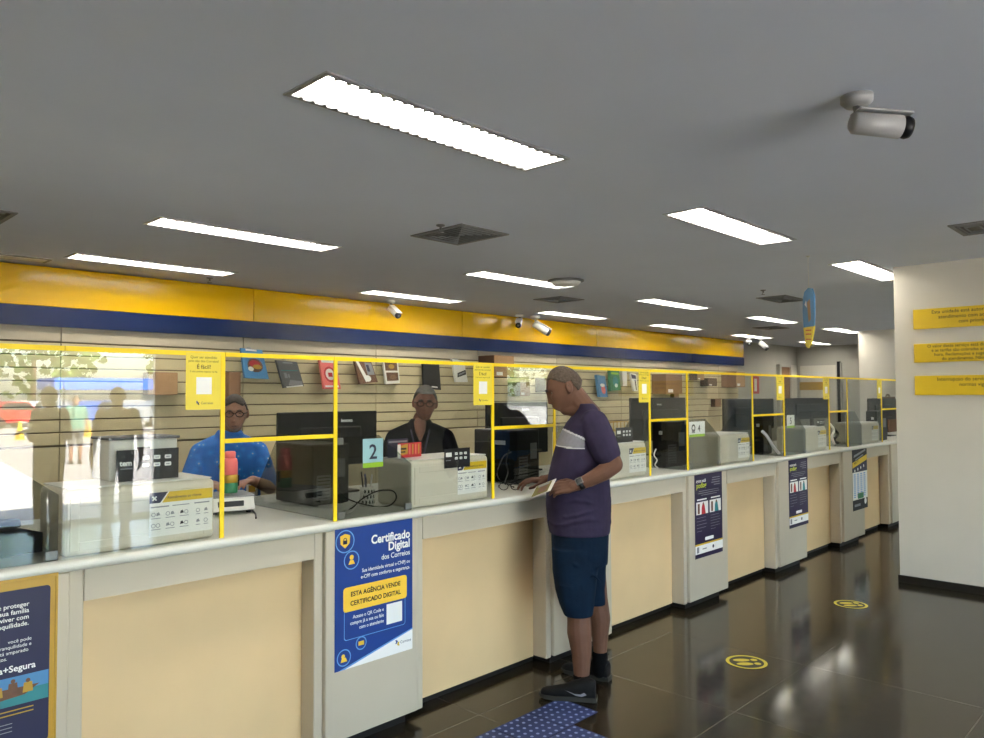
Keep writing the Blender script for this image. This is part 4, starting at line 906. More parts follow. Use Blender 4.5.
def bullet_camera(p, d, s, lab, shell='white_plastic'):
    """P: on the ceiling; D: direction it looks"""
    e = empty('security_camera', (p[0], p[1], H), 0, lab, 'security camera', 'security cameras')
    MB().lathe([(.05*s, 0), (.05*s, -.02*s), (.035*s, -.035*s)], shell, 24).build('mount', e)
    d = Vector(d).normalized(); X = d.to_track_quat('Z', 'Y').to_matrix().to_4x4(); J = Vector((0, 0, -.075*s))
    MB().tube([(0, 0, -.03*s), (.01*s, 0, -.05*s), tuple(J+d*.02*s+Vector((0, 0, .0)))], .014*s, 'grey_metal', 10).build('arm', e)
    T = Matrix.Translation(J + d*.03*s + Vector((0, 0, -.015*s))) @ X
    MB().lathe([(.026*s, -.05*s), (.036*s, -.04*s), (.038*s, .11*s), (.034*s, .112*s)], shell, 24, X=T).build('housing', e)
    MB().lathe([(.033*s, .11*s), (.037*s, .13*s), (.033*s, .142*s)], 'black_plastic', 24, X=T).build('lens_hood', e)
    MB().lathe([(.014*s, .142*s), (.012*s, .145*s)], 'grey_metal', 16, X=T).build('lens', e)
    h = MB(); h.box(-.04*s, .04*s, .034*s, .042*s, -.04*s, .135*s, shell, .004*s, X=T); h.build('sun_shield', e)
bullet_camera((2.875, .93), (.66, -.70, -.10), 1.1, 'large white and black security camera on the ceiling, high at the right', 'camera_grey')
bullet_camera((5.36, 6.75), (.0, -1, -.7), 1.0, 'small white security camera hanging before the yellow fascia above the fifth hung card')
bullet_camera((7.5, 6.72), (-.75, -.55, -.4), 1.05, 'dark-faced security camera, first of the pair before the yellow fascia')
bullet_camera((7.8, 6.70), (.8, -.55, -.55), 1.35, 'white security camera, second of the pair before the yellow fascia')
bullet_camera((13.6, 6.42), (-.8, -.5, -.2), 1.1, 'far security camera, first of the pair past the end of the fascia', 'vent_paint')
bullet_camera((14.0, 6.36), (-.1, -.8, -.7), 1.1, 'far security camera, second of the pair past the end of the fascia', 'vent_paint')
def hanging_sign():
    e = empty('hanging_sign', (5.957, 2.311, H), 0, 'blue and yellow cut-out sign hanging on a cord from the ceiling', 'hanging sign')
    MB().cyl((0, 0, -.004), (0, 0, -.26), .0018, 'white_plastic', 6).build('cord', e); MB().lathe([(.015, 0), (.012, -.008)], 'white_plastic', 12).build('ceiling_hook', e)
    # the board stands nearly edge-on: its plane runs along the line of sight
    az = math.atan2(2.311, 5.957) + math.radians(17); X = Matrix.Rotation(az, 4, 'Z')
    k = MB(); k.prism([(-.13, -.56), (-.15, -.42), (-.14, -.33), (-.1, -.27), (0, -.25), (.1, -.27), (.14, -.33), (.15, -.42), (.13, -.55)], -.004, .004, 'sky_print', X=X); k.build('blue_board', e)
    y_ = MB(); y_.prism([(-.13, -.56), (.13, -.55), (.08, -.70), (.02, -.72), (-.04, -.70)], -.006, .006, 'yellow_sheet', X=X)
    for q in (-.0066, .0066):
        for z in (-.59, -.62, -.66): y_.add([(-.07, q, z), (.07, q, z+.01), (.07, q, z+.018), (-.07, q, z+.008)], [[0, 1, 2, 3]], 'red_print', X=X)
    y_.build('yellow_board', e)
    w = MB()
    for q in (-.0046, .0046): w.add([(-.06, q, -.5), (.0, q, -.52), (.03, q, -.36), (-.04, q, -.34)], [[0, 1, 2, 3]], 'cardboard_light', X=X); w.add([(.04, q, -.40), (.09, q, -.37), (.05, q, -.34)], [[0, 1, 2]], 'white_print', X=X)
    w.build('printed_figure', e)
hanging_sign()
# far end of the hall
def far_end():
    a = on_y(779, 420, YB); b = on_y(794, 420, YB)
    e = empty('door_1', (a.x, YB-.001, 0)); tag(e, kind='structure'); w = b.x-a.x
    f = MB(); zt = on_y(785, 365, YB).z
    MB().box(0, w*.62, -.05, 0, 0, zt-.05, 'cardboard', .003).build('door_leaf', e)
    f.box(w*.62, w, -.08, 0, 0, zt, 'wall_light', .003); f.box(-.1, 0, -.08, 0, 0, zt, 'wall_grey', .003); f.box(-.1, w, -.08, 0, zt-.05, zt, 'wall_grey', .003); f.build('door_frame', e)
    # pale panel door on the far wall
    def on_x(px, py, x): d = sight(px, py); return CO + d*(x/d.x)
    p = on_x(800, 366, XR-.02); q = on_x(836, 364.5, XR-.02)
    e2 = empty('door_2', (XR-.02, (p.y+q.y)/2, 0)); tag(e2, kind='structure'); hw = (p.y-q.y)/2
    MB().box(0, .019, -hw, hw, 0, p.z, 'wall_light', .003).build('door_leaf', e2); MB().box(-.03, .019, -hw-.12, -hw, 0, p.z+.05, 'wall_grey', .003).build('door_frame', e2)
    c = on_x(811, 386, XR-.04); s = MB(); s.box(-.01, 0, -.26, .26, -.09, .09, 'gold_print', .002)
    s.build('door_sign', label='small gold sign on the pale far door', cat='sign', loc=(XR-.021, c.y, c.z))
    z = on_y(755, 385, YB); sg = MB(); sg.box(-.17, .17, -.012, 0, -.18, .18, 'red_print', .002); sg.box(-.06, .06, -.0135, -.012, -.13, .13, 'white_print')
    sg.build('safety_sign', label='small red and white sign on the grey wall past the slatted wall', cat='sign', loc=(z.x, YB-.0005, z.z))
    # narrow dark strip beside the door and on the block corner
    d = on_x(839, 366, XR-.02); st = MB(); st.box(-.05, .019, -.03, .03, 0, 2.3, 'dark_plastic', .003); st.build('trim_3', kind='structure', loc=(XR-.02, d.y, 0))
far_end()
# dark brown hooded object on the last monitor
def bag_on_desk():
    p = on_y(893, 404, 3.55); e = empty('shoulder_bag', (p.x, 3.55, ZT), 0, 'brown bag standing behind the last black monitor', 'bag')
    MB().prism([(-.22, .0005), (.22, .0005), (.2, .42), (.1, .52), (-.1, .52), (-.2, .42)], 0, .14, 'brown_print').build('body', e); MB().tube([(-.1, .07, .5), (-.05, .07, .55), (.05, .07, .55), (.1, .07, .5)], .012, 'brown_print', 8).build('handle', e)
bag_on_desk()
# ================================================================ people
M('skin_tan', '#664737', .6, spec=.3, var=.06, scale=25); M('skin_brown', '#6d4b3d', .6, spec=.3, var=.06, scale=25); M('skin_mid', '#8d6450', .55, var=.06, scale=25)
M('hair_grey', '#53473c', .85, var=.3, scale=90, bump=.6); M('hair_silver', '#62615f', .85, var=.35, scale=90, bump=.6); M('hair_dark', '#241812', .6, var=.3, scale=60, bump=.4)
M('shirt_purple', '#332d42', .9, spec=.12, var=.16, scale=11, bump=.5); M('stripe_grey', '#85858c', .85, var=.08, scale=60); M('stripe_white', '#c9c9cc', .85, var=.03)
M('shorts_navy', '#0b1d2f', .85, spec=.12, var=.2, scale=12, bump=.6); M('shoe_black', '#111112', .7, spec=.2, var=.15, scale=40); M('shoe_sole', '#33332f', .7, spec=.2, var=.1); M('sock_black', '#0c0c0d', .9, spec=.1)
M('shirt_black', '#101214', .9, spec=.12, var=.15, scale=30, bump=.15); M('lanyard', '#2a2440', .6)
def blue_pattern():
    m = bpy.data.materials.new('shirt_blue'); m.use_nodes = True; nt = m.node_tree; b = nt.nodes['Principled BSDF']; b.inputs['Roughness'].default_value = .75
    tc = nt.nodes.new('ShaderNodeTexCoord'); v = nt.nodes.new('ShaderNodeTexVoronoi'); v.inputs['Scale'].default_value = 22; nt.links.new(tc.outputs['Object'], v.inputs['Vector'])
    rp = nt.nodes.new('ShaderNodeValToRGB'); e = rp.color_ramp.elements; e[0].position = .0; e[0].color = lin('#d8c890'); e[1].position = .16; e[1].color = lin('#1e78c8'); x = e.new(.55); x.color = lin('#1a62b4')
    nt.links.new(v.outputs['Distance'], rp.inputs[0]); nt.links.new(rp.outputs[0], b.inputs['Base Color']); MATS['shirt_blue'] = m
blue_pattern()
M('cloth_grey', '#4c4e52', .85, var=.1); M('cloth_dark', '#22242a', .85, var=.1); M('cloth_green', '#4f7a6a', .85, var=.1); M('lens_glass', '#30343a', .1); M('eye_dark', '#120d0a', .15); M('eye_white', '#75695f', .3); M('lips', '#4e2c26', .5); M('ear_shade', '#40291f', .7)
class Blob:
    """closed shapes that get fused into one continuous skin"""
    def __init__(s): s.m = MB()
    def cap(s, p, q, r0, r1, n=14):
        p, q = Vector(p), Vector(q); d = q-p; L = d.length; d = d.normalized() if L > 1e-6 else Vector((0, 0, 1)); path = []; rad = []
        for i in range(5): a = math.pi/2*(i/4); path.append(p-d*r0*math.cos(a)*.999); rad.append(max(.0006, r0*math.sin(a)))
        for i in range(5): a = math.pi/2*(i/4); path.append(q+d*r1*math.sin(a)*.999); rad.append(max(.0006, r1*math.cos(a)))
        s.m.tube(path, rad, 'paper', n); return s
    def chain(s, pts):
        for (p, r), (q, t) in zip(pts, pts[1:]): s.cap(p, q, r, t)
        return s
    def ell(s, c, r, X=None):
        b = bmesh.new(); bmesh.ops.create_uvsphere(b, u_segments=24, v_segments=16, radius=1); T = Matrix.Translation(c) @ (X.to_4x4() if X is not None else Matrix.Identity(4)) @ Matrix.Diagonal((*r, 1)); b.transform(T); s.m.bm(b, 'paper'); return s
    def loft(s, rings, n=36):
        """rings: (centre, half across (vector), half deep (vector))"""
        vs = []; fs = []
        for c, a, b in rings:
            for i in range(n):
                t = 2*math.pi*i/n; ct, st = math.cos(t), math.sin(t); ex = .85
                vs.append(Vector(c)+Vector(a)*(abs(ct)**ex*(1 if ct > 0 else -1))+Vector(b)*(abs(st)**ex*(1 if st > 0 else -1)))
        for j in range(len(rings)-1):
            for i in range(n): q = j*n+i; w = j*n+(i+1) % n; fs.append([q, w, w+n, q+n])
        fs.append(list(range(n))[::-1]); fs.append([(len(rings)-1)*n+i for i in range(n)]); s.m.add(vs, fs, 'paper'); return s
    def fuse(s, name, mat, voxel, parent, smooth=4, label=None, paint=None):
        o = s.m.build('tmp_shape'); md = o.modifiers.new('r', 'REMESH'); md.mode = 'VOXEL'; md.voxel_size = voxel
        if smooth: sm = o.modifiers.new('s', 'SMOOTH'); sm.factor = .5; sm.iterations = smooth
        bpy.context.view_layer.update()
        me = bpy.data.meshes.new_from_object(o.evaluated_get(bpy.context.evaluated_depsgraph_get())); bpy.data.objects.remove(o)
        me.name = name; me.materials.clear(); mats = [mat] if isinstance(mat, str) else mat
        for m in mats: me.materials.append(MATS[m])
        me.polygons.foreach_set('use_smooth', [True]*len(me.polygons))
        me.polygons.foreach_set('material_index', [paint(p.center) for p in me.polygons] if paint else [0]*len(me.polygons)); me.update()
        r = bpy.data.objects.new(name, me); COL.objects.link(r); r.parent = parent
        # geometry is in world space: keep it there under the parent's empty
        r.matrix_parent_inverse = Matrix.Translation(parent.location).inverted() if parent.rotation_euler.z == 0 else parent.matrix_world.inverted()
        return tag(r, label)
def G(x, c, s): return math.exp(-((x-c)/s)**2)
def head_point(d, grow=0., feminine=False):
    x, y, z = d; X, Y, Z = x*.077, y*.098, z*.122
    if z < 0:
        k = -z; X *= 1-.34*k**1.6; 
        if y < 0: Y *= 1-.62*min(1, k*1.25)
        else: Y *= 1-.10*k**2
    if z > 0 and y > 0: Y *= 1-.10*z*z
    if y > .25:
        f = min(1, (y-.25)/.35); zz, xx = Z, X
        Y += f*(.010*G(zz, .030, .012)*G(xx, 0, .05) - .012*(G(xx, .031, .014)+G(xx, -.031, .014))*G(zz, .012, .013) + .007*(G(xx, .045, .02)+G(xx, -.045, .02))*G(zz, -.018, .022))
        if z < -.2: Y += f*.021*min(1, (-z-.2)/.38)*(1 if z > -.9 else max(0, (1+z)/.1))
        t = (.022-zz)/.060
        if 0 < t < 1.15: Y += f*(.006+.019*min(t, 1)**1.2)*G(xx, 0, .0085+.007*min(t, 1))*(1 if t < 1 else 1-(t-1)/.15)
        Y += f*(.007*G(zz, -.064, .007)*G(xx, 0, .022) - .006*G(zz, -.071, .0035)*G(xx, 0, .022) + .004*G(zz, -.070, .026)*G(xx, 0, .036) + .006*G(zz, -.079, .007)*G(xx, 0, .02) + .012*G(zz, -.108, .016)*G(xx, 0, .024))
    p = Vector((X, Y, Z))
    if grow: p += Vector((x*.9, y, z)).normalized()*grow
    return p
def sphere_dirs(nu=72, nv=52):
    out = []
    for j in range(nv+1):
        t = math.pi*j/nv
        for i in range(nu): a = 2*math.pi*i/nu; out.append((math.sin(t)*math.sin(a), math.sin(t)*math.cos(a), math.cos(t)))
    fs = [[j*nu+i, j*nu+(i+1) % nu, (j+1)*nu+(i+1) % nu, (j+1)*nu+i] for j in range(nv) for i in range(nu)]
    return out, fs
DIRS, DFS = sphere_dirs()
def frame(c, fwd, up):
    f = Vector(fwd).normalized(); u = Vector(up); u = (u-f*u.dot(f)).normalized(); s = f.cross(u)
    return Matrix(((s.x, f.x, u.x, c[0]), (s.y, f.y, u.y, c[1]), (s.z, f.z, u.z, c[2]), (0, 0, 0, 1)))
def add_head(bl, T, s=1.):
    vs = [T @ (head_point(d)*s) for d in DIRS]
    bl.m.add(vs, [f[::-1] for f in DFS], 'paper')
    for q in (-1, 1):
        E_ = T @ Matrix.Rotation(q*.35, 4, 'Z') 
        bl.ell(T @ Vector((q*.083*s, -.014*s, .0)), (.009*s, .021*s, .034*s), (T.to_3x3() @ Matrix.Rotation(-q*.4, 3, 'Z') @ Matrix.Rotation(.15, 3, 'X')))
        bl.ell(T @ Vector((q*.080*s, -.006*s, -.024*s)), (.009*s, .010*s, .012*s), T.to_3x3())
def W0(root): return root.matrix_world.inverted()
def put(mb, name, root, label=None):
    o = mb.build(name, root, label); o.matrix_parent_inverse = Matrix.Translation(root.location).inverted(); return o
def face_parts(root, T, s, hair, hairline, brow=None, glasses=None, bun=False, thick=.009, smile=.0):
    h = MB(); keep = [hairline(d) for d in DIRS]; rnd = random.Random(4)
    idx = {}; vs = []
    for i, d in enumerate(DIRS):
        if True: idx[i] = len(vs); vs.append(T @ (head_point(d, thick+.0025*rnd.random())*s))
    n = len(vs); inner = [T @ (head_point(d, -.003)*s) for d in DIRS]
    fs = []; F_ = [f for f in DFS if all(keep[k] for k in f)]; edges = {}
    for f in F_:
        fs.append(f[::-1]); fs.append([k+n for k in f])
        for a, b in zip(f, f[1:]+f[:1]):
            if (b, a) in edges: del edges[(b, a)]
            else: edges[(a, b)] = 1
    for a, b in edges: fs.append([a, b, b+n, a+n])
    used = sorted({k for f in fs for k in f}); mp = {k: i for i, k in enumerate(used)}; allv = vs+inner
    h.add([allv[k] for k in used], [[mp[k] for k in f] for f in fs], hair, True)
    if bun: h.ball(T @ Vector((0, -.105*s, -.01*s)), .035*s, hair)
    put(h, 'hair', root)
    for q in (-1, 1):
        ys = max((head_point(d) for d in DIRS if d[1] > .3), key=lambda p: -((p.x-q*.031)**2+(p.z-.010)**2)).y; Te = T @ Matrix.Diagonal((s, s, s, 1))
        e = MB(); e.ball((q*.031, ys-.003, .010), (.0125, .006, .0058), 'eye_white', X=Te); e.ball((q*.031, ys+.001, .0095), (.0055, .003, .0052), 'eye_dark', X=Te, seg=10); put(e, 'eye', root)
        b = MB(); P = [T @ (Vector((q*a*s, (.101-.35*abs(a-.015)**1.3)*s, z*s))) for a, z in ((.014, .029), (.03, .034), (.047, .029))]; b.tube(P, [(.0045 if not bun else .002)*s, (.0062 if not bun else .003)*s, (.004 if not bun else .002)*s], brow or hair, 8); put(b, 'eyebrow', root)
        c = MB(); c.ball((q*.0905, -.010, .004), (.0022, .008, .014), 'ear_shade', X=T @ Matrix.Diagonal((s, s, s, 1)), seg=10); put(c, 'ear_shade', root)  # dark ball on the ear paints in the shade of its hollow
    ym = max((head_point(d) for d in DIRS if d[1] > .3), key=lambda p: -((p.x)**2+(p.z+.071)**2)).y
    l = MB(); l.tube([T @ Vector((a*s, (ym+.001-9*a*a)*s, (-.071+smile*a*a/.0006)*s)) for a in (-.024, -.012, 0, .012, .024)], [.0012*s, .0028*s, .0032*s, .0028*s, .0012*s], 'lips', 8); put(l, 'lips', root)
    if glasses:
        g = MB()
        for q in (-1, 1):
            pts = [T @ Vector(((q*.032+.024*math.cos(a))*s, (.108-.004*abs(math.cos(a)))*s, (.008+.018*math.sin(a))*s)) for a in [2*math.pi*i/18 for i in range(19)]]; g.tube(pts, .0026*s, glasses, 6)
            g.tube([T @ Vector((q*.056*s, .104*s, .012*s)), T @ Vector((q*.078*s, .06*s, .012*s)), T @ Vector((q*.082*s, -.005*s, .01*s))], .0024*s, glasses, 6)
        g.tube([T @ Vector((-.009*s, .110*s, .012*s)), T @ Vector((.009*s, .110*s, .012*s))], .0026*s, glasses, 6); put(g, 'eyeglasses', root)
def add_hand(bl, wrist, fwd, back, s=1., curl=(.35, .45, .5, .55), thumb_curl=.3, side=1, spread=.06, thumb_out=.75):
    """FWD: towards the fingertips; BACK: out of the back of the hand; SIDE: which side the thumb leaves"""
    f = Vector(fwd).normalized(); b = Vector(back); b = (b-f*b.dot(f)).normalized(); t = f.cross(b)*side; w = Vector(wrist)
    pal = .088*s
    bl.cap(w, w+f*.02*s, .026*s, .026*s)
    for k, u in enumerate((.027, .009, -.009, -.026)):
        m0 = w+f*.012*s+t*u*.6*s; m1 = w+f*(pal-.004*abs(k-1))*s/s+t*u*s
        bl.cap(m0, m1, .0145*s, .0105*s, 10)
        L = (.042, .046, .043, .033)[k]*s; p = m1; a = curl[k]*.6; dirv = f+t*(1.5-k)*spread
        for seg, (ll, r0, r1) in enumerate(((L, .0098, .0088), (L*.62, .0088, .0080), (L*.5, .0080, .0068))):
            d = (dirv.normalized()*math.cos(a) - b*math.sin(a)).normalized(); q = p+d*ll; bl.cap(p, q, r0*s, r1*s, 10); p = q; a += curl[k]
    p = w+f*.022*s+t*.022*s-b*.006*s; d = (f*.65+t*thumb_out-b*.25).normalized(); q = p+d*.042*s; bl.cap(p, q, .0145*s, .0115*s, 10)
    d2 = (d+f*thumb_curl*1.2-t*thumb_curl-b*.1).normalized(); r = q+d2*.032*s; bl.cap(q, r, .0112*s, .0098*s, 10)
    d3 = (d2+f*thumb_curl-t*thumb_curl*.6).normalized(); bl.cap(r, r+d3*.026*s, .0098*s, .0078*s, 10)
    bl.ell(w+f*.05*s-b*.004*s, (.036*s, .045*s, .015*s), frame((0, 0, 0), f, b).to_3x3())
def add_shoe(root, heel, direction, L=.29, sole='shoe_sole', upper='shoe_black', mark=None):
    """a laced trainer standing on the floor; HEEL: the back of the sole"""
    d = Vector((direction[0], direction[1], 0)).normalized(); s = Vector((d.y, -d.x, 0)); h = Vector((heel[0], heel[1], heel[2] if len(heel) > 2 and heel[2] < 0 else .0032 if mark else 0.))
    prof = [(0, .030, .0), (.06, .036, .0), (.25, .036, 0), (.5, .040, 0), (.72, .048, 0), (.88, .044, .004), (.97, .028, .010), (1, .014, .014)]
    e = MB(); n = len(prof)
    def ring(z, k):
        out = []
        for t, w, lift in prof: out.append(h+d*(t*L)+s*w*k+Vector((0, 0, max(z, lift if z < .01 else z))))
        for t, w, lift in prof[::-1]: out.append(h+d*(t*L)-s*w*k*.92+Vector((0, 0, max(z, lift if z < .01 else z))))
        return out
    a, b = ring(.0005, .97), ring(.024, 1.03); N = len(a); e.add(a+b, [list(range(N)), list(range(2*N-1, N-1, -1))]+[[i, i+N, (i+1) % N+N, (i+1) % N] for i in range(N)], sole)
    sh = put(e, 'shoe_sole', root)
    up = Blob()
    st = [(.02, .034, .088), (.12, .039, .100), (.26, .041, .096), (.40, .041, .080), (.58, .042, .055), (.74, .045, .042), (.88, .040, .034), (.96, .026, .026)]
    up.loft([(h+d*(t*L)+Vector((0, 0, .018+z*.42)), s*w, Vector((0, 0, z*.55))) for t, w, z in st], 24)
    u = up.fuse('shoe_upper', upper, .005, root, 3)
    l = MB()
    for k in range(5):
        t = .40+.075*k; z = .018+(.078-.055*(t-.3)/.4)*.97+.004; c = h+d*(t*L); l.tube([c-s*.022+Vector((0, 0, z-.012)), c+Vector((0, 0, z)), c+s*.022+Vector((0, 0, z-.012))], .003, 'sock_black', 6)
    put(l, 'laces', root)
    if mark:
        m = MB(); q = []
        for t, z in ((.16, .045), (.24, .034), (.34, .037), (.52, .062), (.36, .046), (.26, .046), (.2, .056)):
            w = .038+.004*(t > .4); q.append(h+d*(t*L)+s*mark*(w+.0085)+Vector((0, 0, z)))
        m.add(q, [list(range(len(q)))], 'shoe_sole'); m.add([v+s*mark*.0008 for v in q], [list(range(len(q)))], 'stripe_grey'); put(m, 'side_mark', root)
# ---------------------------------------------------------------- the standing man at the counter
def standing_man():
    AX = Vector((3.335, 2.53, 0)); n = Vector((-CF.x, -CF.y, 0)).normalized(); f = Vector((-CR.x, -CR.y, 0)).normalized(); Zv = Vector((0, 0, 1))
    def P(px, py, l=0.):
        d = sight(px, py); o = AX+n*l; t = (o-CO).dot(n)/d.dot(n); return CO+d*t
    root = empty('person', tuple(AX), 0, 'standing man in a purple T-shirt, navy shorts and black trainers, holding papers at the counter', 'person')
    root_loc = AX
    px2m = 1/183.
    T = frame(P(565.2, 388.5, 0), f*math.cos(.44)-Zv*math.sin(.44), Zv*math.cos(.44)+f*math.sin(.44))
    b = Blob(); add_head(b, T, 1.0)
    b.chain([(P(574, 394), .058), (P(583, 406), .060), (P(588, 415), .075)])          # neck
    b.cap(P(566, 409), P(580, 409), .035, .05)
    # left arm, nearer the viewer, and its hand
    el, wr = P(614, 464.5, .25), P(577, 485.5, .235)
    b.chain([(P(597, 426, .165), .058), (P(606, 447, .215), .052), (el, .046)]); b.chain([(el, .046), (P(604, 472, .252), .045), (P(590, 479.5, .245), .037), (wr, .028)])
    hd = (P(551, 489, .20)-wr)
    add_hand(b, wr, hd, Zv*.55+n*.85, 1.0, (.30, .38, .42, .48), .35, 1 if hd.cross(Zv*.55+n*.85).dot(Zv) > 0 else -1, .03, .5)
    # right arm reaching to the counter top
    el2, wr2 = P(589, 470, -.26), P(546, 479.5, -.215)
    b.chain([(P(590, 427, -.17), .058), (P(591, 450, -.23), .05), (el2, .044)]); b.chain([(el2, .044), (P(568, 477, -.25), .04), (wr2, .028)])
    add_hand(b, wr2, P(526, 480, -.20)-wr2, Zv*.9+n*.1, 1.0, (.48, .42, .42, .42), .3, 1 if (P(524, 482, -.2)-wr2).cross(Zv).dot(n) > 0 else -1, .1, .6)
    # trunk and legs under the clothes
    b.chain([(P(585, 430), .10), (P(580, 480), .12), (P(580, 540), .12)])
    b.cap(P(588, 428, -.13), P(590, 428, .13), .07, .07)
    kl, al = P(579, 607, .105), P(581.5, 676, .12)
    b.chain([(P(577, 545, .09), .085), (P(577, 585, .10), .075), (kl, .063), (P(579.5, 632, .115), .066), (P(581.5, 653, .12), .053), (al, .041), (P(580, 690, .12), .037)])
    kr, ar = P(597, 598, -.11), P(600, 655, -.12)
    b.chain([(P(588, 545, -.09), .085), (P(593, 575, -.10), .073), (kr, .060), (P(600, 618, -.115), .058), (P(600, 638, -.12), .045), (ar, .036), (P(600, 672, -.12), .035)])
    b.fuse('body', 'skin_tan', .0040, root, 2)
    # T-shirt
    s = Blob(); rings = []
    for y, x0, x1, wv in ((532, 549.5, 609, .185), (522, 547.5, 610, .192), (505, 546, 610.5, .197), (490, 546.5, 609.5, .198), (475, 548.5, 608.5, .198), (460, 552, 608, .198), (447, 555.5, 607.5, .20), (435, 560, 606, .205), (424, 566, 603.5, .20), (415, 573, 600, .165), (408, 577, 597, .105), (403.5, 577, 593, .078)):
        c = P((x0+x1)/2, y); rings.append((c, n*wv, f*((x1-x0)/2*px2m)))
    s.loft(rings[::-1])
    s.chain([(P(594, 424, .15), .078), (P(600, 437, .20), .078), (P(606.5, 453, .228), .073)])
    s.chain([(P(590, 424, -.15), .078), (P(590, 437, -.20), .076), (P(590, 455, -.235), .070)])
    # soft folds across the waist
    for k, (y, a) in enumerate(((508, .007), (517, .006), (499, .005))):
        c = P(578, y); pts = []
        for i in range(9):
            t = math.radians(-70+160*i/8); pts.append((c+n*.197*math.cos(t)-f*.172*math.sin(t)+Zv*(.02*math.sin(3*t+k)), .010))
        s.chain(pts)
    inv = lambda c: c
    def paint(c):
        # grey chest panel edged in white, stopping at the sleeve seam
        v = c-AX; fl = v.dot(f); l = v.dot(n); w = Vector((c.x, c.y, c.z)); d = w-CO
        top = 1.352+.46*fl; bot = 1.298+.05*fl
        if fl > .012 and bot < c.z < top: return 2 if (c.z > top-.010 or c.z < bot+.007) else 1
        return 0
    s.fuse('t_shirt', ['shirt_purple', 'stripe_grey', 'stripe_white'], .0055, root, 5, paint=paint)
    # shorts
    h = Blob(); rg = []
    for y, x0, x1, wv in ((524, 551, 608, .175), (535, 551.5, 608, .182), (550, 552, 607.5, .182), (562, 552.5, 607, .175)): rg.append((P((x0+x1)/2, y), n*wv, f*((x1-x0)/2*px2m)))
    h.loft(rg[::-1])
    h.loft([(P((x0+x1)/2, y, l), n*wv, f*((x1-x0)/2*px2m)) for y, x0, x1, wv, l in ((548, 552.5, 602, .094, .09), (570, 553, 597, .096, .092), (590, 556, 595, .094, .10), (604, 560, 593.5, .090, .105), (614.5, 564.5, 592, .083, .108))][::-1], 28)
    h.loft([(P((x0+x1)/2, y, l), n*wv, f*((x1-x0)/2*px2m)) for y, x0, x1, wv, l in ((548, 560, 607.5, .09, -.09), (570, 568, 606, .09, -.095), (588, 574, 605.5, .085, -.105), (603, 580, 606, .080, -.11))][::-1], 28)
    for k, (y, x0, x1) in enumerate(((561, 566, 586), (585, 560, 582), (597, 564, 590), (575, 590, 600))):
        h.chain([(P(x0, y, .165), .007), (P((x0+x1)/2, y+4-k, .187), .008), (P(x1, y+7, .17), .006)])
    h.fuse('shorts', 'shorts_navy', .006, root, 4)
    def hl(d):
        x, y, z = d
        return z > (.62 if y > .55 else (.62-(.55-y)*.75 if y > .0 else .2-(-y)*.75)) and not (abs(x) > .5 and y > -.35 and z < .2)
    face_parts(root, T, 1.0, 'hair_grey', hl, 'hair_dark', None, False, .004)
    # stubble shadow of a moustache under the nose
    m = MB(); m.tube([T @ Vector((a, .1015-.9*a*a/.03, -.055-.006*abs(a)/.02)) for a in (-.022, -.011, 0, .011, .022)], [.002, .004, .0035, .004, .002], 'hair_grey', 8); put(m, 'moustache', root)
    for an, px, py, l in ((al, 582, 681, .12), (ar, 600, 664, -.12)):
        k = Blob(); k.chain([(an+Zv*.0, .044), (P(px, py+6, l), .045)]); k.fuse('sock', 'sock_black', .006, root, 2)
    toe = on_z(540, 697, 0); heel = on_z(597, 702, 0); add_shoe(root, heel, toe-heel, .302, mark=-1)
    heel2 = on_z(610, 681, 0); add_shoe(root, heel2, (toe-heel).normalized()+Vector((.25, .35, 0)), .295)
    # wrist watch
    wdir = (P(604, 472, .252)-wr).normalized(); c = wr+wdir*.022; w = MB(); side = wdir.orthogonal().normalized(); w.tube([c-wdir*.012, c+wdir*.012], .0335, 'black_plastic', 22); wt = put(w, 'watch', root)
    o_ = (n*.8+Zv*.6-f*.0); o_ = (o_-wdir*o_.dot(wdir)).normalized(); X = frame(c+o_*.034, wdir, o_); w = MB(); w.box(-.018, .018, -.019, .019, -.004, .007, 'grey_metal', .004, X=X); w.box(-.013, .013, -.014, .014, .007, .0085, 'screen', X=X); wd = put(w, 'watch_case', root)
    # held papers: separate things
    a = P(551, 489, .19); pd = (P(532, 494, .12)-P(556, 484.5, .22)).normalized(); X = frame(P(543.5, 488.5, .17), pd, Zv*.8+n*.55)
    pp = MB(); pp.box(-.05, .05, -.068, .072, -.0015, .0015, 'paper', X=X); pp.box(-.046, .046, -.045, .066, .0016, .0022, 'olive_print', X=X); pp.box(-.03, .02, -.03, .03, .0023, .0027, 'brown_print', X=X); pp.box(.025, .04, -.03, .05, .0023, .0027, 'grey_print', X=X)
    loc = X.translation.copy(); pp.v = [tuple(Vector(v)-loc) for v in pp.v]
    pp.build('paper_slip', label='small printed papers held in the hand of the standing man', cat='paper', loc=tuple(loc))
    return root
standing_man()
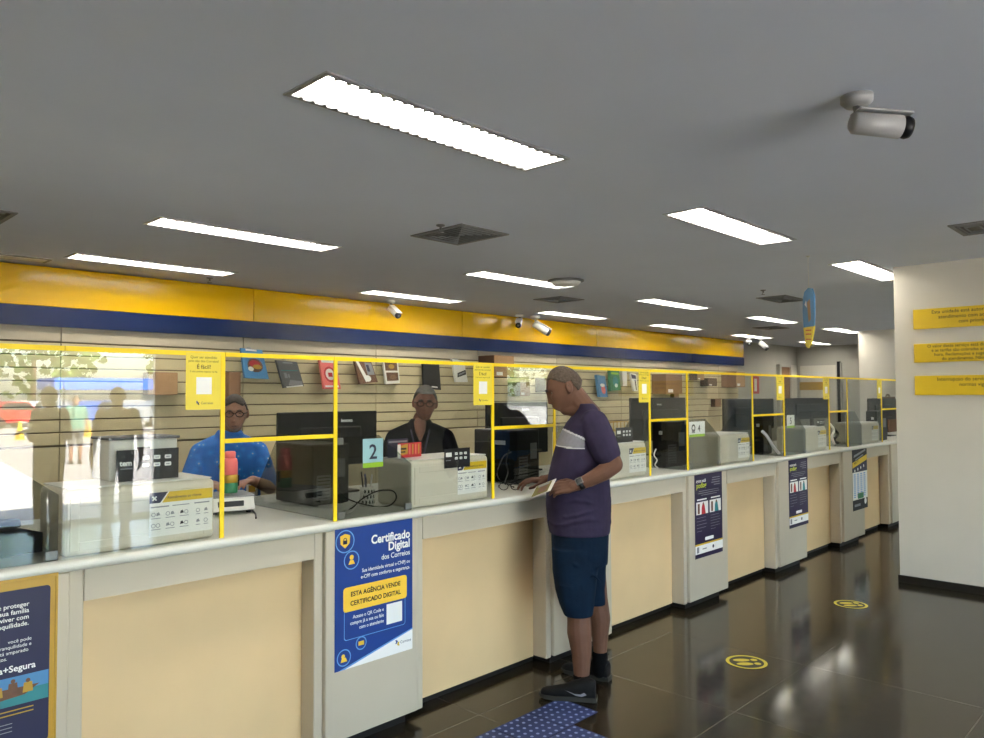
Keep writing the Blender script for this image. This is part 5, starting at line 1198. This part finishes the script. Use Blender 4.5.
# ---------------------------------------------------------------- seated staff behind the counter
def seated(loc, face, hc, hs, skin, shirt, sh_w, sh_z, seat_z, label, hair, hl, glasses, tilt=0., bun=False, vneck=False, bot=.8, lean=.0, brow=None):
    """LOC: ground point under the hips; FACE: where the person looks; HC: head centre"""
    F_ = Vector((face[0], face[1], 0)).normalized(); Zv = Vector((0, 0, 1)); L = Vector((-F_.y, F_.x, 0)); base = Vector((loc[0], loc[1], 0))
    root = empty('person', (loc[0], loc[1], 0), 0, label, 'person')
    hcv = Vector(hc); up = (Zv+L*tilt).normalized(); T = frame(hcv, F_*.99-Zv*.1, up)
    q = lambda fw, l, z: base+F_*fw+L*l+Zv*z
    b = Blob(); add_head(b, T, hs)
    nb = Vector((base.x, base.y, 0))+F_*(lean)+Zv*(sh_z+.02)
    b.chain([(hcv-up*.07*hs-F_*.015, .055*hs), (nb+Zv*.03, .054), (nb-Zv*.05, .07)])
    b.chain([(nb-Zv*.08, .09), (q(lean*.5, 0, (sh_z+seat_z)/2), .11), (q(0, 0, seat_z+.10), .12)])
    hx = sh_w/2-.065
    for s_ in (-1, 1):
        S0 = nb+L*s_*hx-Zv*.10; E_ = q(.12, s_*(hx+.07), sh_z-.30); Wr = q(.36, s_*.13, ZT+.075)
        b.chain([(S0, .052), (E_, .042), (Wr, .028)])
        hv = q(.46, s_*.06, ZT+.075)-Wr; add_hand(b, Wr, hv, Zv, .95, (.3, .35, .38, .4), .3, 1 if hv.cross(Zv).dot(-L*s_) > 0 else -1, .05, .6)
        Kn = q(.40, s_*.12, seat_z+.06); An = q(.30, s_*.12, seat_z-.40)
        b.chain([(q(0, s_*.1, seat_z+.085), .085), (Kn, .062), (An, .042), (An+F_*.12-Zv*.03, .032)])
    b.fuse('body', skin, .006, root, 3)
    s = Blob()
    s.loft([(q(0, 0, seat_z+.02), L*.18, F_*.13), (q(lean*.3, 0, seat_z+.2), L*.185, F_*.14), (q(lean*.7, 0, sh_z-.2), L*(sh_w*.42), F_*.13), (nb-Zv*.12, L*(sh_w*.42), F_*.115), (nb-Zv*.06, L*(sh_w*.34), F_*.095), (nb-Zv*.015, L*(sh_w*.2), F_*.08), (nb+Zv*.02, L*.078, F_*.072), (nb+Zv*.035, L*.066, F_*.064)])
    for s_ in (-1, 1):
        S0 = nb+L*s_*hx-Zv*.105; E_ = q(.12, s_*(hx+.07), sh_z-.30); s.chain([(nb+L*s_*hx*.45-Zv*.055, .062), (S0, .066), (S0.lerp(E_, .55), .066), (S0.lerp(E_, .85), .062)])
    s.fuse('shirt', shirt, .0065, root, 4)
    t = Blob(); t.loft([(q(0, 0, seat_z+.03), L*.19, F_*.14), (q(0, 0, seat_z+.14), L*.185, F_*.135)])
    for s_ in (-1, 1): Kn = q(.40, s_*.12, seat_z+.06); An = q(.30, s_*.12, seat_z-.38); t.chain([(q(0, s_*.1, seat_z+.088), .095), (Kn, .075), (An, .06)])
    t.fuse('trousers', 'cloth_dark', .009, root, 3)
    face_parts(root, T, hs, hair, hl, brow, glasses, bun, .007 if bun else .012, .0 if bun else .006)
    for s_ in (-1, 1):
        sp = MB(); c = q(.30, s_*.12, seat_z-.45); X = frame(c, F_, Zv); sp.box(-.045, .045, -.08, .18, -.03, .03, 'shoe_black', .02, 3, X=X); put(sp, 'shoe', root)
    # high stool
    st = empty('swivel_stool', (loc[0], loc[1], 0), math.atan2(F_.y, F_.x)-math.pi/2, 'black swivel stool under the ' + ('woman in blue' if bun else 'seated man in black'), 'stool')
    MB().box(-.21, .21, -.2, .2, seat_z-.085, seat_z-.012, 'black_plastic', .03, 3).build('seat', st); MB().lathe([(.1, seat_z-.1), (.1, seat_z-.086)], 'grey_metal', 20).build('seat_plate', st)
    MB().cyl((0, 0, .06), (0, 0, seat_z-.08), .028, 'grey_metal').build('post', st)
    for k in range(5): a = 2*math.pi*k/5; MB().tube([(0, 0, .08), (.28*math.cos(a), .28*math.sin(a), .045), (.28*math.cos(a), .28*math.sin(a), .001)], [.022, .016, .02], 'black_plastic', 8).build('leg', st)
    r = MB(); r.tube([(.2*math.cos(a), .2*math.sin(a), seat_z-.46) for a in [2*math.pi*i/24 for i in range(25)]], .011, 'grey_metal', 8); r.tube([(-.2, 0, seat_z-.46), (.2, 0, seat_z-.46)], .008, 'grey_metal', 6); r.build('foot_ring', st)
    return root, T, nb, F_, L
def hl_short(d): x, y, z = d; return z > (.60 if y > .5 else (.60-(.5-y)*.8 if y > .0 else .2-(-y)*.7)) and not (abs(x) > .5 and y > -.35 and z < .12)
def hl_full(d): x, y, z = d; return z > (.66-abs(x)*.35 if y > .45 else (.55-(.45-y)*1.1 if y > .0 else .0-(-y)*.55)) and not (abs(x) > .5 and y > -.2 and z < .05)
hm = on_y(425, 403.5, 4.15)
rm, Tm, nbm, Fm, Lm = seated((hm.x+.05, hm.y+.11), (-hm.x, -hm.y), hm, 1.0, 'skin_brown', 'shirt_black', .50, hm.z-.165, .72, 'seated smiling man in black with grey hair, eyeglasses and a lanyard', 'hair_silver', hl_short, 'frame_black', .06, lean=.05, brow='hair_dark')
def man_extras():
    l = MB()
    for s_ in (-1, 1): l.tube([nbm+Lm*s_*.075-Zv_*.0+Fm*.02, nbm+Lm*s_*.06+Fm*.115-Zv_*.07, nbm+Lm*s_*.02+Fm*.155-Zv_*.24, nbm+Fm*.16-Zv_*.3], .006, 'lanyard', 6)
    put(l, 'lanyard', rm); X = frame(nbm+Fm*.165-Zv_*.35, Fm, Zv_); c = MB(); c.box(-.03, .03, -.003, .003, -.045, .045, 'paper', .002, X=X); put(c, 'badge', rm)
    v = MB(); A, B_, C_ = nbm+Lm*.05+Fm*.095+Zv_*.015, nbm-Lm*.05+Fm*.095+Zv_*.015, nbm+Fm*.15-Zv_*.13; 
    k = Blob(); k.chain([(nbm+Fm*.055-Zv_*.0, .048), (nbm+Fm*.085-Zv_*.05, .038), (nbm+Fm*.118-Zv_*.11, .012)]); k.fuse('open_collar', 'skin_brown', .006, rm, 2)
Zv_ = Vector((0, 0, 1)); man_extras()
hw = on_y(234.5, 413.5, 4.35)
rw, Tw, nbw, Fw, Lw = seated((hw.x+.02, hw.y+.10), (-hw.x, -hw.y), hw, .92, 'skin_mid', 'shirt_blue', .46, hw.z-.155, .70, 'seated woman in a patterned blue shirt and eyeglasses, behind the first yellow frame', 'hair_dark', hl_full, 'frame_black', .0, True, lean=.03)
c = MB(); X = frame(nbw+Fw*.20+Lw*.13-Zv_*.30, Fw, Zv_); c.box(-.032, .032, -.003, .003, -.05, .05, 'paper', .002, X=X); c.box(-.02, .02, .003, .0035, -.03, .01, 'gold_print', X=X); put(c, 'badge', rw)
# ---------------------------------------------------------------- people by the street door, seen only as reflections
def walker(loc, rz, skin, top, bottom, label, s=1., skirt=False, hold=False):
    F_ = Vector((-math.sin(rz), math.cos(rz), 0)); L = Vector((-F_.y, F_.x, 0)); Zv = Vector((0, 0, 1)); base = Vector(loc)
    root = empty('person', tuple(loc), 0, label, 'person'); q = lambda fw, l, z: base+F_*fw*s+L*l*s+Zv*z*s
    T = frame(q(.02, 0, 1.58), F_-Zv*.15, Zv); b = Blob(); add_head(b, T, s)
    b.chain([(q(0, 0, 1.52), .055), (q(0, 0, 1.40), .06), (q(0, 0, 1.2), .12), (q(0, 0, .95), .12)])
    for k in (-1, 1):
        E_, Wr = q(-.02, k*.25, 1.10), (q(.22, k*.1, 1.18) if hold else q(.06, k*.27, .86))
        b.chain([(q(0, k*.18, 1.38), .055), (E_, .042), (Wr, .028)]); hv = (F_ if hold else -Zv+F_*.2); add_hand(b, Wr, hv, (Zv if hold else L*k), s, side=1, curl=(.3, .35, .38, .4))
        b.chain([(q(0, k*.09, .92), .085), (q(.02, k*.10, .50), .058), (q(-.01, k*.10, .09), .038)])
    b.fuse('body', skin, .008, root, 3)
    t = Blob(); t.loft([(q(0, 0, .86), L*.185*s, F_*.13*s), (q(0, 0, 1.05), L*.18*s, F_*.13*s), (q(0, 0, 1.28), L*.20*s, F_*.13*s), (q(0, 0, 1.38), L*.19*s, F_*.10*s), (q(0, 0, 1.45), L*.08*s, F_*.075*s)])
    for k in (-1, 1): t.chain([(q(0, k*.17, 1.38), .07), (q(-.01, k*.23, 1.16), .06)])
    t.fuse('shirt', top, .009, root, 3)
    p = Blob(); p.loft([(q(0, 0, .80), L*.18*s, F_*.13*s), (q(0, 0, .98), L*.17*s, F_*.125*s)])
    for k in (-1, 1): p.chain([(q(0, k*.09, .88), .10), (q(.02, k*.10, .50), .078)] + ([] if skirt else [(q(0, k*.10, .10), .068)]))
    p.fuse('trousers', bottom, .009, root, 3); face_parts(root, T, s, 'hair_dark', hl_full, None, None, False, .01)
    for k in (-1, 1): add_shoe(root, q(-.08, k*.10, 0), F_, .27)
    return root
walker((2.86, -4.30, 0), math.radians(155), 'skin_brown', 'cloth_grey', 'cloth_dark', 'person in grey by the street door, looking at a phone', 1.0, hold=True)
walker((3.50, -3.95, 0), math.radians(25), 'skin_mid', 'cloth_dark', 'cloth_grey', 'person in dark clothes walking in at the street door', 1.0)
d = sight(76, 410); pw = CO+d*19.0; walker((pw.x, 5.76-pw.y, -.08), math.radians(10), 'skin_mid', 'cloth_green', 'cloth_grey', 'person in a green top walking outside on the street', 1.0, True)
